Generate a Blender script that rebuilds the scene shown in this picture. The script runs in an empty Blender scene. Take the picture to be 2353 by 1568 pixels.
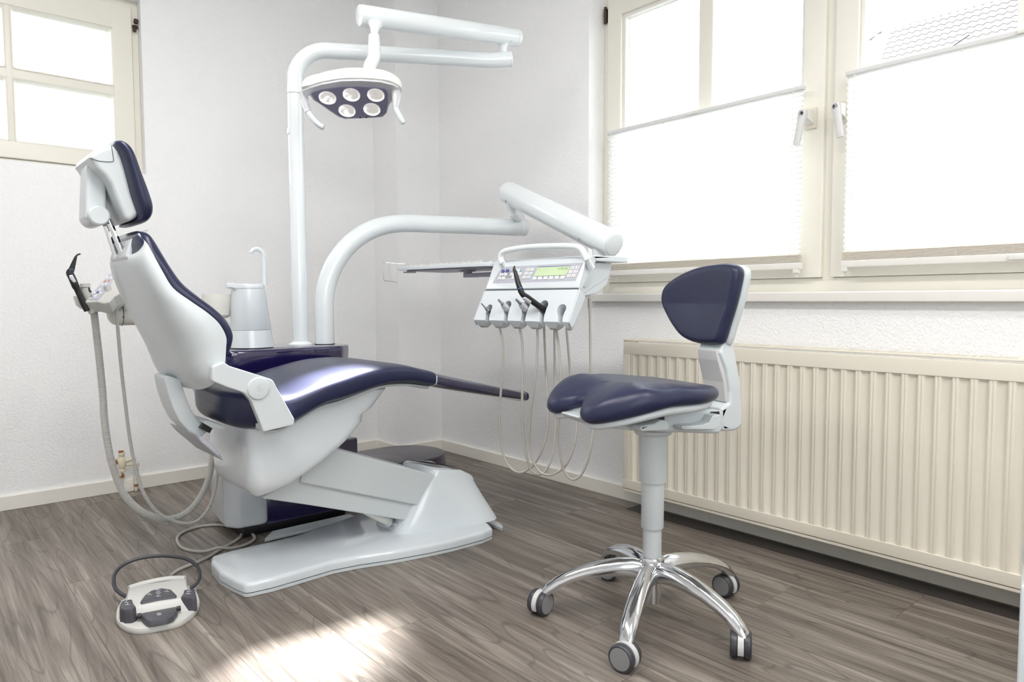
import bpy, bmesh, math, random
from mathutils import Vector, Matrix
from mathutils.geometry import delaunay_2d_cdt
random.seed(7)
sc = bpy.context.scene
COL = sc.collection

# ------------------------------------------------------------------ camera
CAM = Vector((0.0, 0.0, 0.85))
FOC, PITCH, ROLL, YAW = 1612.348, 0.0595831, -0.0034652, 0.852051      # focal length in pixels of the 2353 px frame
_fw = Vector((math.cos(YAW) * math.cos(PITCH), math.sin(YAW) * math.cos(PITCH), -math.sin(PITCH)))
_rt = Vector((math.sin(YAW), -math.cos(YAW), 0))
_up = _rt.cross(_fw)
_r2 = _rt * math.cos(ROLL) + _up * math.sin(ROLL)
_u2 = -_rt * math.sin(ROLL) + _up * math.cos(ROLL)
cd = bpy.data.cameras.new('camera'); cam = bpy.data.objects.new('camera', cd); COL.objects.link(cam)
cd.sensor_width = 36.0; cd.lens = FOC / 2353.0 * 36.0; cd.clip_start = 0.02
M = Matrix((_r2, _u2, -_fw)).transposed().to_4x4(); M.translation = CAM
cam.matrix_world = M
sc.camera = cam

# ------------------------------------------------------------------ world, exposure, added ceiling fill lamps
world = bpy.data.worlds.new('world'); sc.world = world; world.use_nodes = True
bg = world.node_tree.nodes['Background']
bg.inputs[0].default_value = (0.90, 0.945, 1.0, 1); bg.inputs[1].default_value = 5.4
sc.view_settings.view_transform = 'Standard'; sc.view_settings.look = 'None'
sc.view_settings.gamma = 1.0; sc.view_settings.use_curve_mapping = False
sc.view_settings.exposure = 0.12
sc.cycles.max_bounces = 10; sc.cycles.diffuse_bounces = 6; sc.cycles.glossy_bounces = 4
sc.cycles.transparent_max_bounces = 12; sc.cycles.sample_clamp_indirect = 8.0
sc.cycles.caustics_reflective = False; sc.cycles.caustics_refractive = False

def area_light(name, loc, aim, sx, sy, power, color=(1, 1, 1), portal=False, spread=None):
    ld = bpy.data.lights.new(name, 'AREA'); ld.shape = 'RECTANGLE'; ld.size = sx; ld.size_y = sy
    ld.energy = power; ld.color = color
    if portal: ld.cycles.is_portal = True
    if spread: ld.spread = spread
    o = bpy.data.objects.new(name, ld); COL.objects.link(o); o.location = loc
    o.rotation_euler = Vector(aim).to_track_quat('-Z', 'Y').to_euler()
    return o
area_light('window_portal', (2.56, 1.06, 1.5), (-1, 0, 0), 2.1, 1.3, 1, portal=True)
area_light('window_portal', (0.38, 3.72, 1.77), (0, -1, 0), 0.95, 0.75, 1, portal=True)
area_light('window_portal', (-0.1, -2.0, 1.6), (0, 1, 0), 1.7, 1.3, 1, portal=True)
CEIL_FILL = [(0.25, 0.35), (1.1, -0.7), (0.2, 1.75)]  # unseen ceiling lamps, added as fill light for the interior
for (lx, ly) in CEIL_FILL:
    area_light('added_ceiling_fill', (lx, ly, 2.535), (0, 0, -1), 0.28, 1.15, 19, (1.0, 0.988, 0.985))

# ------------------------------------------------------------------ surveying: a measured direction meets a plane of the room
def ray(x, y): return _fw * FOC + _r2 * (x - 1176.5) - _u2 * (y - 784)
def at(x, y, d): return CAM + ray(x, y) * (d / FOC)
def hit(x, y, p0, n):
    d = ray(x, y); p0 = Vector(p0); n = Vector(n); return CAM + d * ((p0 - CAM).dot(n) / d.dot(n))
def onx(x, y, X): return hit(x, y, (X, 0, 0), (1, 0, 0))
def ony(x, y, Y): return hit(x, y, (0, Y, 0), (0, 1, 0))
def onz(x, y, Z=0): return hit(x, y, (0, 0, Z), (0, 0, 1))

# ------------------------------------------------------------------ materials
def lin(c):
    return tuple(((v / 255) / 12.92 if v / 255 <= 0.04045 else ((v / 255 + 0.055) / 1.055) ** 2.4) for v in c) + (1,)
def mat(name, rgb, rough=0.5, metal=0.0, coat=0.0, spec=0.5, bump=None, emit=None, estr=0, vary=0.0):
    m = bpy.data.materials.new(name); m.use_nodes = True; nt = m.node_tree; b = nt.nodes['Principled BSDF']
    b.inputs['Base Color'].default_value = lin(rgb); b.inputs['Roughness'].default_value = rough
    b.inputs['Metallic'].default_value = metal; b.inputs['Coat Weight'].default_value = coat
    b.inputs['Coat Roughness'].default_value = 0.06; b.inputs['Specular IOR Level'].default_value = spec
    if emit: b.inputs['Emission Color'].default_value = lin(emit); b.inputs['Emission Strength'].default_value = estr
    tc = nt.nodes.new('ShaderNodeTexCoord')
    if vary:
        n = nt.nodes.new('ShaderNodeTexNoise'); n.inputs['Scale'].default_value = 6; nt.links.new(tc.outputs['Object'], n.inputs[0])
        r = nt.nodes.new('ShaderNodeMapRange'); r.inputs[3].default_value = max(0.02, rough - vary); r.inputs[4].default_value = rough + vary
        nt.links.new(n.outputs[0], r.inputs[0]); nt.links.new(r.outputs[0], b.inputs['Roughness'])
    if bump:
        sca, strn, dist = bump
        n = nt.nodes.new('ShaderNodeTexNoise'); n.inputs['Scale'].default_value = sca; n.inputs['Detail'].default_value = 3
        bp = nt.nodes.new('ShaderNodeBump'); bp.inputs['Strength'].default_value = strn; bp.inputs['Distance'].default_value = dist
        nt.links.new(tc.outputs['Object'], n.inputs[0]); nt.links.new(n.outputs[0], bp.inputs['Height']); nt.links.new(bp.outputs[0], b.inputs['Normal'])
    return m

def plaster():
    m = mat('wall_plaster', (246, 246, 247), 0.9, spec=0.2); nt = m.node_tree; b = nt.nodes['Principled BSDF']
    tc = nt.nodes.new('ShaderNodeTexCoord')
    v = nt.nodes.new('ShaderNodeTexNoise'); v.inputs['Scale'].default_value = 95; v.inputs['Detail'].default_value = 4; v.inputs['Roughness'].default_value = 0.6; v.inputs['Distortion'].default_value = 0.6
    w = nt.nodes.new('ShaderNodeTexNoise'); w.inputs['Scale'].default_value = 260; w.inputs['Detail'].default_value = 2
    a = nt.nodes.new('ShaderNodeMath'); a.operation = 'MULTIPLY_ADD'; a.inputs[1].default_value = 0.35
    rmp = nt.nodes.new('ShaderNodeMapRange'); rmp.inputs[1].default_value = 0.42; rmp.inputs[2].default_value = 0.66
    bp = nt.nodes.new('ShaderNodeBump'); bp.inputs['Strength'].default_value = 0.55; bp.inputs['Distance'].default_value = 0.0026
    for n in (v, w): nt.links.new(tc.outputs['Object'], n.inputs[0])
    nt.links.new(v.outputs[0], rmp.inputs[0]); nt.links.new(w.outputs[0], a.inputs[0]); nt.links.new(rmp.outputs[0], a.inputs[2])
    nt.links.new(a.outputs[0], bp.inputs['Height']); nt.links.new(bp.outputs[0], b.inputs['Normal'])
    return m

def plankwood():
    m = bpy.data.materials.new('plank_wood'); m.use_nodes = True; nt = m.node_tree; b = nt.nodes['Principled BSDF']; L = nt.links.new
    tc = nt.nodes.new('ShaderNodeTexCoord'); oi = nt.nodes.new('ShaderNodeObjectInfo')
    cmb = nt.nodes.new('ShaderNodeCombineXYZ')
    mul = nt.nodes.new('ShaderNodeMath'); mul.operation = 'MULTIPLY'; mul.inputs[1].default_value = 37.0
    L(oi.outputs['Random'], mul.inputs[0]); L(mul.outputs[0], cmb.inputs[0]); L(mul.outputs[0], cmb.inputs[1]); L(mul.outputs[0], cmb.inputs[2])
    add = nt.nodes.new('ShaderNodeVectorMath'); add.operation = 'ADD'; L(tc.outputs['Object'], add.inputs[0]); L(cmb.outputs[0], add.inputs[1])
    def mp(s):
        q = nt.nodes.new('ShaderNodeMapping'); q.inputs['Scale'].default_value = s; L(add.outputs[0], q.inputs[0]); return q
    def noise(s, sc_, det, ro, dis):
        q = mp(s); n = nt.nodes.new('ShaderNodeTexNoise'); n.inputs['Scale'].default_value = sc_; n.inputs['Detail'].default_value = det
        n.inputs['Roughness'].default_value = ro; n.inputs['Distortion'].default_value = dis; L(q.outputs[0], n.inputs[0]); return n
    big = noise((5.0, 0.55, 1), 1.4, 1, 0.4, 0.2)           # slow field whose contour lines are the cathedral grain
    ring = nt.nodes.new('ShaderNodeMath'); ring.operation = 'MULTIPLY'; ring.inputs[1].default_value = 15.0; L(big.outputs[0], ring.inputs[0])
    fr = nt.nodes.new('ShaderNodeMath'); fr.operation = 'PINGPONG'; fr.inputs[1].default_value = 0.5; L(ring.outputs[0], fr.inputs[0])
    line = nt.nodes.new('ShaderNodeMapRange'); line.inputs[1].default_value = 0.0; line.inputs[2].default_value = 0.085; line.interpolation_type = 'SMOOTHSTEP'
    L(fr.outputs[0], line.inputs[0])
    fine = noise((95, 2.6, 1), 1.0, 5, 0.68, 0.6)             # fine fibres along the board
    streak = noise((22, 1.3, 1), 1.0, 3, 0.55, 0.8)         # broader streaks
    cloud = noise((6, 2.0, 1), 1.0, 2, 0.5, 0)
    r1 = nt.nodes.new('ShaderNodeValToRGB'); L(streak.outputs[0], r1.inputs[0])
    e = r1.color_ramp.elements; e[0].position = 0.30; e[0].color = lin((104, 95, 87)); e[1].position = 0.70; e[1].color = lin((156, 147, 139))
    x = r1.color_ramp.elements.new(0.5); x.color = lin((126, 117, 109))
    fr2 = nt.nodes.new('ShaderNodeMapRange'); fr2.inputs[1].default_value = 0.30; fr2.inputs[2].default_value = 0.62; fr2.inputs[3].default_value = 0.50; fr2.inputs[4].default_value = 1.10; L(fine.outputs[0], fr2.inputs[0])
    ln2 = nt.nodes.new('ShaderNodeMapRange'); ln2.inputs[3].default_value = 0.70; ln2.inputs[4].default_value = 1.0; L(line.outputs[0], ln2.inputs[0])
    cl2 = nt.nodes.new('ShaderNodeMapRange'); cl2.inputs[3].default_value = 0.80; cl2.inputs[4].default_value = 1.2; L(cloud.outputs[0], cl2.inputs[0])
    tn = nt.nodes.new('ShaderNodeMapRange'); tn.inputs[3].default_value = 0.97; tn.inputs[4].default_value = 1.03; L(oi.outputs['Random'], tn.inputs[0])
    p = None
    for n in (fr2, ln2, cl2, tn):
        if p is None: p = n; continue
        q = nt.nodes.new('ShaderNodeMath'); q.operation = 'MULTIPLY'; L(p.outputs[0], q.inputs[0]); L(n.outputs[0], q.inputs[1]); p = q
    mx = nt.nodes.new('ShaderNodeVectorMath'); mx.operation = 'SCALE'; L(r1.outputs[0], mx.inputs[0]); L(p.outputs[0], mx.inputs[3])
    L(mx.outputs[0], b.inputs['Base Color'])
    b.inputs['Roughness'].default_value = 0.42; b.inputs['Specular IOR Level'].default_value = 0.4
    bp = nt.nodes.new('ShaderNodeBump'); bp.inputs['Strength'].default_value = 0.25; bp.inputs['Distance'].default_value = 0.0006
    L(p.outputs[0], bp.inputs['Height']); L(bp.outputs[0], b.inputs['Normal'])
    return m

def glassmat():
    m = bpy.data.materials.new('window_glass'); m.use_nodes = True; nt = m.node_tree; nt.nodes.clear(); L = nt.links.new
    o = nt.nodes.new('ShaderNodeOutputMaterial'); t = nt.nodes.new('ShaderNodeBsdfTransparent'); t.inputs[0].default_value = (0.96, 0.98, 0.97, 1)
    g = nt.nodes.new('ShaderNodeBsdfGlossy'); g.inputs['Roughness'].default_value = 0.0
    f = nt.nodes.new('ShaderNodeFresnel'); f.inputs[0].default_value = 1.45; mx = nt.nodes.new('ShaderNodeMixShader')
    ge = nt.nodes.new('ShaderNodeNewGeometry'); k_ = nt.nodes.new('ShaderNodeMath'); k_.operation = 'SUBTRACT'; k_.inputs[0].default_value = 1.0; L(ge.outputs['Backfacing'], k_.inputs[1])
    w_ = nt.nodes.new('ShaderNodeMath'); w_.operation = 'MULTIPLY'; L(k_.outputs[0], w_.inputs[0]); L(f.outputs[0], w_.inputs[1])     # the far side of the pane does not reflect inwards
    L(w_.outputs[0], mx.inputs[0]); L(t.outputs[0], mx.inputs[1]); L(g.outputs[0], mx.inputs[2]); L(mx.outputs[0], o.inputs[0])
    return m

def clothmat():
    m = bpy.data.materials.new('blind_fabric'); m.use_nodes = True; nt = m.node_tree; nt.nodes.clear(); L = nt.links.new
    o = nt.nodes.new('ShaderNodeOutputMaterial'); t = nt.nodes.new('ShaderNodeBsdfTranslucent'); t.inputs[0].default_value = (0.96, 0.96, 0.955, 1)
    d = nt.nodes.new('ShaderNodeBsdfDiffuse'); d.inputs[0].default_value = (0.9, 0.9, 0.89, 1); mx = nt.nodes.new('ShaderNodeMixShader'); mx.inputs[0].default_value = 0.55
    L(d.outputs[0], mx.inputs[1]); L(t.outputs[0], mx.inputs[2]); L(mx.outputs[0], o.inputs[0])
    return m

WALL = plaster(); WOOD = plankwood(); GLASS = glassmat(); CLOTH = clothmat()
WHITE = mat('white_gloss', (211, 217, 222), 0.17, coat=0.5, vary=0.04)
SHELL = mat('white_satin', (201, 207, 210), 0.36, coat=0.15, bump=(700, 0.05, 0.0002))
LACQ = mat('white_lacquer_tube', (226, 231, 234), 0.16, coat=0.7)
CREAMP = mat('cream_plastic', (224, 223, 217), 0.35)
GREYP = mat('warm_grey_plastic', (198, 197, 194), 0.42)
NAVY = mat('navy_leather', (30, 34, 64), 0.38, coat=0.22, bump=(480, 0.12, 0.0004), vary=0.05)
NAVY.node_tree.nodes['Principled BSDF'].inputs['Specular IOR Level'].default_value = 0.32
NAVY.node_tree.nodes['Principled BSDF'].inputs['Coat Roughness'].default_value = 0.30
NGLOSS = mat('navy_gloss', (27, 20, 66), 0.08, coat=1.0)
FOOTP = mat('clear_foot_cover', (44, 43, 74), 0.1, coat=1.0)
DISC = mat('dark_plum_lacquer', (44, 36, 52), 0.28, coat=0.25)
CHROME = mat('chrome', (225, 226, 228), 0.07, metal=1.0)
ALU = mat('polished_aluminium', (214, 215, 218), 0.12, metal=1.0, vary=0.04)
SILVER = mat('silver_plastic', (206, 207, 212), 0.25, metal=0.25, coat=0.4)
LPANEL = mat('lamp_panel', (128, 126, 150), 0.3)
RUB = mat('dark_rubber', (58, 58, 64), 0.35)
BLACK = mat('black_plastic', (24, 23, 26), 0.35)
DK = mat('dark_grey_pedal', (74, 73, 80), 0.45, bump=(900, 0.15, 0.0004))
CAPG = mat('wheel_cap_grey', (132, 132, 134), 0.45)
HOOD = mat('caster_hood_grey', (200, 200, 200), 0.3)
HOSE = mat('grey_hose', (178, 174, 168), 0.5)
HOSE2 = mat('ribbed_hose', (188, 186, 184), 0.4)
CREAM = mat('cream_paint', (229, 226, 216), 0.38, bump=(60, 0.05, 0.001))
RADM = mat('radiator_enamel', (229, 223, 209), 0.3, bump=(40, 0.04, 0.001))
SKIRT = mat('skirting_white', (235, 232, 224), 0.4)
SILL = mat('sill_white', (228, 225, 220), 0.3)
RAILM = mat('blind_rail_aluminium', (214, 214, 214), 0.4)
PLEATS = mat('folded_pleats', (216, 208, 196), 0.8)
RUST = mat('rusty_brown', (150, 104, 66), 0.8, bump=(120, 0.4, 0.002))
OLDP = mat('old_cream_paint', (222, 214, 190), 0.6, bump=(90, 0.4, 0.002))
DARKH = mat('old_brown_hinge', (66, 52, 40), 0.7, bump=(200, 0.5, 0.002))
PANEL = mat('control_panel_grey', (176, 178, 188), 0.35)
LCD = mat('display_green', (190, 208, 170), 0.25, emit=(196, 216, 176), estr=0.10)
BTN = mat('button_white', (226, 228, 230), 0.4)
BLUE = mat('button_blue', (38, 48, 140), 0.35)
RED = mat('symbol_red', (214, 110, 96), 0.5)
ORANGE = mat('symbol_orange', (232, 120, 60), 0.5)
TEAL = mat('symbol_teal', (84, 158, 160), 0.5)
YEL = mat('indicator_yellow', (240, 236, 60), 0.4, emit=(240, 240, 40), estr=0.6)
INK = mat('symbol_ink', (70, 76, 84), 0.5)
PALE = mat('symbol_pale', (222, 222, 224), 0.5)
GAP = mat('dark_gap', (14, 13, 14), 0.8)
STEEL = mat('handpiece_steel', (170, 172, 176), 0.18, metal=1.0)
TILE = mat('roof_tile', (158, 150, 147), 0.8)
RENDERW = mat('house_render', (226, 222, 214), 0.9)
GROUND = mat('outside_paving', (150, 148, 142), 0.9)
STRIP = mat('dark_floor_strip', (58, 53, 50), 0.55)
BULB = mat('lamp_led', (255, 252, 244), 0.3, emit=(255, 252, 244), estr=9)
REFL = mat('lamp_reflector', (236, 236, 240), 0.12, metal=0.9, emit=(255, 250, 240), estr=0.5)
CEILM = mat('ceiling_white', (240, 240, 238), 0.9)
FILLPANEL = mat('fill_light_panel', (255, 250, 240), 0.5, emit=(255, 246, 232), estr=6)  # glowing face of the added ceiling fill lamps

# ------------------------------------------------------------------ mesh helpers
def V(*a): return Vector(a)
class MB:
    def __init__(s): s.v = []; s.f = []
    def add(s, vs, fs):
        k = len(s.v); s.v += [Vector(p) for p in vs]; s.f += [tuple(i + k for i in f) for f in fs]; return s
    def rings(s, R, closed=True, cap0=True, cap1=True):
        n = len(R[0]); k = len(s.v)
        for r in R: s.v += [Vector(p) for p in r]
        for i in range(len(R) - 1):
            for j in range(n if closed else n - 1):
                a = k + i * n + j; b = k + i * n + (j + 1) % n
                s.f.append((a, b, b + n, a + n))
        if cap0: s.f.append(tuple(k + j for j in reversed(range(n))))
        if cap1: s.f.append(tuple(k + (len(R) - 1) * n + j for j in range(n)))
        return s
    def tube(s, path, r, n=14, closed=False, flat=1.0, caps=True, updir=None):
        P = [Vector(p) for p in path]; m = len(P)
        rr = r if isinstance(r, (list, tuple)) else [r] * m
        T = []
        for i in range(m):
            a = P[i - 1] if (i > 0 or closed) else P[i]; b = P[(i + 1) % m] if (i < m - 1 or closed) else P[i]
            T.append((b - a).normalized())
        u = Vector(updir) if updir else (Vector((0, 0, 1)) if abs(T[0].z) < 0.9 else Vector((1, 0, 0)))
        R = []
        for i in range(m):
            u = (u - T[i] * u.dot(T[i])).normalized(); w = T[i].cross(u)
            R.append([P[i] + (u * math.cos(2 * math.pi * j / n) * flat + w * math.sin(2 * math.pi * j / n)) * rr[i] for j in range(n)])
        if closed: R.append(R[0]); return s.rings(R, cap0=False, cap1=False)
        return s.rings(R, cap0=caps, cap1=caps)
    def rod(s, a, b, r, n=16, rend=0.0):
        a = Vector(a); b = Vector(b); d = (b - a).normalized()
        if rend: return s.tube([a, a + d * rend * .3, a + d * rend, b - d * rend, b - d * rend * .3, b], [r - rend, r - rend * .3, r, r, r - rend * .3, r - rend], n)
        return s.tube([a, b], r, n)
    def lathe(s, prof, o, ax=(0, 0, 1), n=28):
        ax = Vector(ax).normalized(); u = ax.orthogonal().normalized(); w = ax.cross(u); o = Vector(o)
        return s.rings([[o + ax * z + (u * math.cos(2 * math.pi * j / n) + w * math.sin(2 * math.pi * j / n)) * max(r, 1e-5) for j in range(n)] for r, z in prof])
    def slab(s, out, v0, v1, r, T, n=4, taper=None, vc=None):
        """closed outline (u, z) swept across v0..v1 with edges rounded by r; T(u, v, z) gives the room point"""
        m = len(out); ar = sum(out[i][0] * out[(i + 1) % m][1] - out[(i + 1) % m][0] * out[i][1] for i in range(m))
        sg = 1 if ar > 0 else -1; N = []
        for i in range(m):
            a = Vector(out[i - 1]); b = Vector(out[i]); c = Vector(out[(i + 1) % m])
            e1 = (b - a).normalized(); e2 = (c - b).normalized()
            n1 = Vector((-e1.y, e1.x)) * sg; n2 = Vector((-e2.y, e2.x)) * sg; q = (n1 + n2)
            q = q.normalized() / max(0.5, math.sqrt(max(0.01, (1 + n1.dot(n2)) / 2))) if q.length > 1e-6 else n1
            N.append(q)
        vc = (v0 + v1) / 2 if vc is None else vc; R = []
        def ring(ins, v):
            pts = []; q2 = [[out[i][0] + N[i].x * ins, out[i][1] + N[i].y * ins] for i in range(m)]
            for _ in range(4):
                bad = [(q2[(i + 1) % m][0] - q2[i][0]) * (out[(i + 1) % m][0] - out[i][0]) + (q2[(i + 1) % m][1] - q2[i][1]) * (out[(i + 1) % m][1] - out[i][1]) < -1e-13 for i in range(m)]
                if not any(bad) or all(bad): break
                st_ = next(i for i in range(m) if not bad[i]); i = st_ + 1; run = []
                for k_ in range(m):
                    j = (st_ + 1 + k_) % m
                    if bad[j]: run.append(j)
                    if run and (not bad[j] or k_ == m - 1):
                        ids = run + [(run[-1] + 1) % m]; cx_ = sum(q2[w][0] for w in ids) / len(ids); cz_ = sum(q2[w][1] for w in ids) / len(ids)
                        for w in ids: q2[w] = [cx_, cz_]
                        run = []
            s._last = (q2, v)
            for i in range(m):
                u, z = q2[i]
                vv = vc + (v - vc) * (taper(out[i][0], out[i][1]) if taper else 1)
                pts.append(T(u, vv, z))
            return pts
        if r <= 0: R = [ring(0, v0), ring(0, v1)]
        else:
            R.append(ring(r + 0.0006, v0))
            for k in range(n + 1):
                t = math.pi / 2 * k / n; R.append(ring(r * (1 - math.sin(t)), v0 + r * (1 - math.cos(t))))
            for k in range(n + 1):
                t = math.pi / 2 * (1 - k / n); R.append(ring(r * (1 - math.sin(t)), v1 - r * (1 - math.cos(t))))
            R.append(ring(r + 0.0006, v1))
        s.rings(R, cap0=False, cap1=False)
        ring(r + 0.0006 if r > 0 else 0, v0); q2 = s._last[0]
        cv, _e, cf, *_r = delaunay_2d_cdt([Vector(p) for p in q2], [], [list(range(m))], 1, 1e-7)
        if sum(abs((cv[b] - cv[a]).cross(cv[c] - cv[a])) for a, b, c in cf) < 1e-9: cf = []
        for v in (v0, v1):
            s.add([T(p.x, vc + (v - vc) * (taper(p.x, p.y) if taper else 1), p.y) for p in cv], [tuple(f) for f in cf])
        return s
    def box(s, lo, hi, r=0.0, n=3):
        return s.slab(fil([(lo[0], lo[1]), (hi[0], lo[1]), (hi[0], hi[1]), (lo[0], hi[1])], r) if r else [(lo[0], lo[1]), (hi[0], lo[1]), (hi[0], hi[1]), (lo[0], hi[1])],
                      lo[2], hi[2], r * 0.8, lambda u, v, z: Vector((u, z, v)), n)
    def obb(s, c, ex, ey, ez, hx, hy, hz, r=0.0, n=3):
        c = Vector(c); ex = Vector(ex); ey = Vector(ey); ez = Vector(ez)
        o = [(-hx, -hy), (hx, -hy), (hx, hy), (-hx, hy)]
        return s.slab(fil(o, r) if r else o, -hz, hz, r * 0.8, lambda u, v, z: c + ex * u + ey * z + ez * v, n)
    def cushion(s, out, T, top, bot, er, nr=7, ne=6):
        """soft pad: plan outline (u, v) round its middle; top(u,v) and bot(u,v) heights; bulging edge of depth er"""
        m = len(out); cu = sum(p[0] for p in out) / m; cv = sum(p[1] for p in out) / m; R = []
        def ring(sc_, f, ins):
            pts = []
            for (u, v) in out:
                d = Vector((u - cu, v - cv)); L = d.length; k = max(0.0, (L - ins) / L) * sc_
                uu = cu + d.x * k; vv = cv + d.y * k; a = bot(uu, vv); b = top(uu, vv)
                pts.append(T(uu, vv, a + (b - a) * f))
            return pts
        for q in range(1, nr): R.append(ring(q / nr, 0.0, er))
        for k in range(2 * ne + 1):
            t = math.pi * (k / (2 * ne)) - math.pi / 2
            R.append(ring(1.0, 0.5 + 0.5 * math.sin(t), er * (1 - math.cos(t))))
        for q in range(nr - 1, 0, -1): R.append(ring(q / nr, 1.0, er))
        return s.rings(R)
    def build(s, name, material, parent=None, ang=38, label=None, kind=None, cat=None, group=None, smooth=True):
        off = parent_off(parent)
        me = bpy.data.meshes.new(name); me.from_pydata([p - off for p in s.v], [], s.f)
        bm = bmesh.new(); bm.from_mesh(me); bmesh.ops.remove_doubles(bm, verts=bm.verts, dist=1e-6)
        bmesh.ops.dissolve_degenerate(bm, edges=bm.edges, dist=1e-7)
        bmesh.ops.recalc_face_normals(bm, faces=bm.faces)
        bm.to_mesh(me); bm.free()
        if smooth:
            me.polygons.foreach_set('use_smooth', [True] * len(me.polygons)); me.set_sharp_from_angle(angle=math.radians(ang))
        me.materials.append(material)
        o = bpy.data.objects.new(name, me); COL.objects.link(o)
        if parent: o.parent = parent
        else:
            pass
        tag(o, label, cat, group, kind); return o
def parent_off(p):
    t = Vector((0, 0, 0))
    while p: t += p.location; p = p.parent
    return t
def tag(o, label=None, cat=None, group=None, kind=None):
    if label: o['label'] = label
    if cat: o['category'] = cat
    if group: o['group'] = group
    if kind: o['kind'] = kind
    return o
def thing(name, loc, label, cat, group=None):
    e = bpy.data.objects.new(name, None); COL.objects.link(e); e.location = loc; e.empty_display_size = 0.1
    return tag(e, label, cat, group)
def fil(pts, r, n=5):
    out = []; m = len(pts)
    for i in range(m):
        p = pts[i]; rr = p[2] if len(p) > 2 else r
        a = Vector(pts[i - 1][:2]); b = Vector(p[:2]); c = Vector(pts[(i + 1) % m][:2])
        d1 = (a - b); d2 = (c - b); l1 = d1.length; l2 = d2.length; d1.normalize(); d2.normalize()
        ca = max(-0.999, min(0.999, d1.dot(d2))); th = math.acos(ca)
        t = min(rr / math.tan(th / 2) if rr > 0 else 0, l1 * 0.48, l2 * 0.48)
        if t < 1e-5: out.append((b.x, b.y)); continue
        p1 = b + d1 * t; p2 = b + d2 * t
        for k in range(n + 1):
            w = k / n; q = p1 * (1 - w) ** 2 + b * 2 * w * (1 - w) + p2 * w * w; out.append((q.x, q.y))
    return out
def spl(P, k=8, closed=False):
    P = [Vector(p) for p in P]; m = len(P); out = []
    for i in range(m if closed else m - 1):
        if closed: p0, p1, p2, p3 = P[i - 1], P[i], P[(i + 1) % m], P[(i + 2) % m]
        else: p0, p1, p2, p3 = P[max(i - 1, 0)], P[i], P[i + 1], P[min(i + 2, m - 1)]
        for j in range(k):
            t = j / k
            out.append(0.5 * ((2 * p1) + (p2 - p0) * t + (2 * p0 - 5 * p1 + 4 * p2 - p3) * t * t + (3 * p1 - p0 - 3 * p2 + p3) * t ** 3))
    if not closed: out.append(P[-1])
    return out
def arclen(P):
    L = [0.0]
    for i in range(1, len(P)): L.append(L[-1] + (P[i] - P[i - 1]).length)
    return L
def resample(P, step):
    L = arclen(P); n = max(2, int(L[-1] / step)); out = []; j = 0
    for i in range(n + 1):
        d = L[-1] * i / n
        while j < len(L) - 2 and L[j + 1] < d: j += 1
        t = (d - L[j]) / max(1e-9, L[j + 1] - L[j]); out.append(P[j].lerp(P[j + 1], t))
    return out
XYZ = lambda u, v, z: Vector((u, v, z))      # slab in the x-z plane swept along y
def xz(pts, Y): return [(ony(x, y, Y).x, ony(x, y, Y).z) for x, y in pts]
def s2(pts, k=5): return [(p.x, p.y) for p in spl([Vector((a, b)) for a, b in pts], k, True)]

# ================================================================== the room
XW, YB, YC, XC, XL, YF, ZC = 2.295, 3.474, 3.232, 2.022, -1.6, -1.8, 2.6
TH = 0.34
# window openings: (lo, hi, zlo, zhi)
WR = (-0.02, 2.112, 0.872, 2.20); WB = (-0.108, 0.864, 1.415, 2.175); WF = (-1.0, 0.8, 0.9, 2.2)
def wall_with_hole(name, fixed, th, span, hole, axis):
    m = MB(); a0, a1 = span; h0, h1, z0, z1 = hole
    for (p0, p1, q0, q1) in ((a0, h0, 0, ZC), (h1, a1, 0, ZC), (h0, h1, 0, z0), (h0, h1, z1, ZC)):
        if axis == 'x': m.box((min(fixed, fixed + th), p0, q0), (max(fixed, fixed + th), p1, q1))
        else: m.box((p0, min(fixed, fixed + th), q0), (p1, max(fixed, fixed + th), q1))
    return m.build(name, WALL, kind='structure', smooth=False)
wall_with_hole('wall_right', XW, TH, (YF - TH, YB + TH), WR, 'x')
wall_with_hole('wall_back', YB, TH, (XL - TH, XW), WB, 'y')
wall_with_hole('wall_front', YF, -TH, (XL - TH, XW), WF, 'y')
MB().box((XL - TH, YF, 0), (XL, YB, ZC)).build('wall_left', WALL, kind='structure', smooth=False)
MB().box((XC, YC, 0), (XW, YB, ZC)).build('wall_corner', WALL, kind='structure', smooth=False)
MB().box((XL - TH, YF - TH, ZC), (XW + TH, YB + TH, ZC + 0.1)).build('ceiling', CEILM, kind='structure', smooth=False)
floor = MB().box((XL - TH, YF - TH, -0.15), (XW + TH, YB + TH, -0.004)).build('floor', STRIP, kind='structure', smooth=False)
# planks of the floor: 23 cm wide boards running along the window wall
PW, PL, G = 0.23, 1.22, 0.0003
firsty = {1.96: 0.70, 1.73: 0.98, 1.50: 1.57, 1.27: 1.20, 1.04: 0.98, 0.81: 1.53, 0.58: 2.13, 0.35: 2.43, 0.12: 1.75}
k = 0
x = 2.19
while x > XL:
    key = round(x, 2); y0 = firsty.get(key, random.uniform(0, PL)); y0 -= PL * math.ceil((y0 - YF) / PL)
    x0, x1 = max(x, XL), min(x + PW, XW)
    y = y0
    while y < YB:
        a, b = max(y, YF) + G, min(y + PL, YB) - G
        if b - a > 0.01:
            cx, cy = (x0 + x1) / 2, (a + b) / 2
            m = MB(); e = 0.0006; hx, hy = (x1 - x0) / 2 - G, (b - a) / 2
            m.rings([[V(cx + sx * w, cy + sy * q, z) for sx, sy in ((-1, -1), (1, -1), (1, 1), (-1, 1))] for w, q, z in ((hx, hy, -0.004), (hx, hy, -e * .5), (hx - e, hy - e, 0.0))])
            o = m.build('plank', WOOD, floor, smooth=False)
            # own origin, so that the grain runs on its own in each board
        y += PL
    x -= PW
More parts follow.
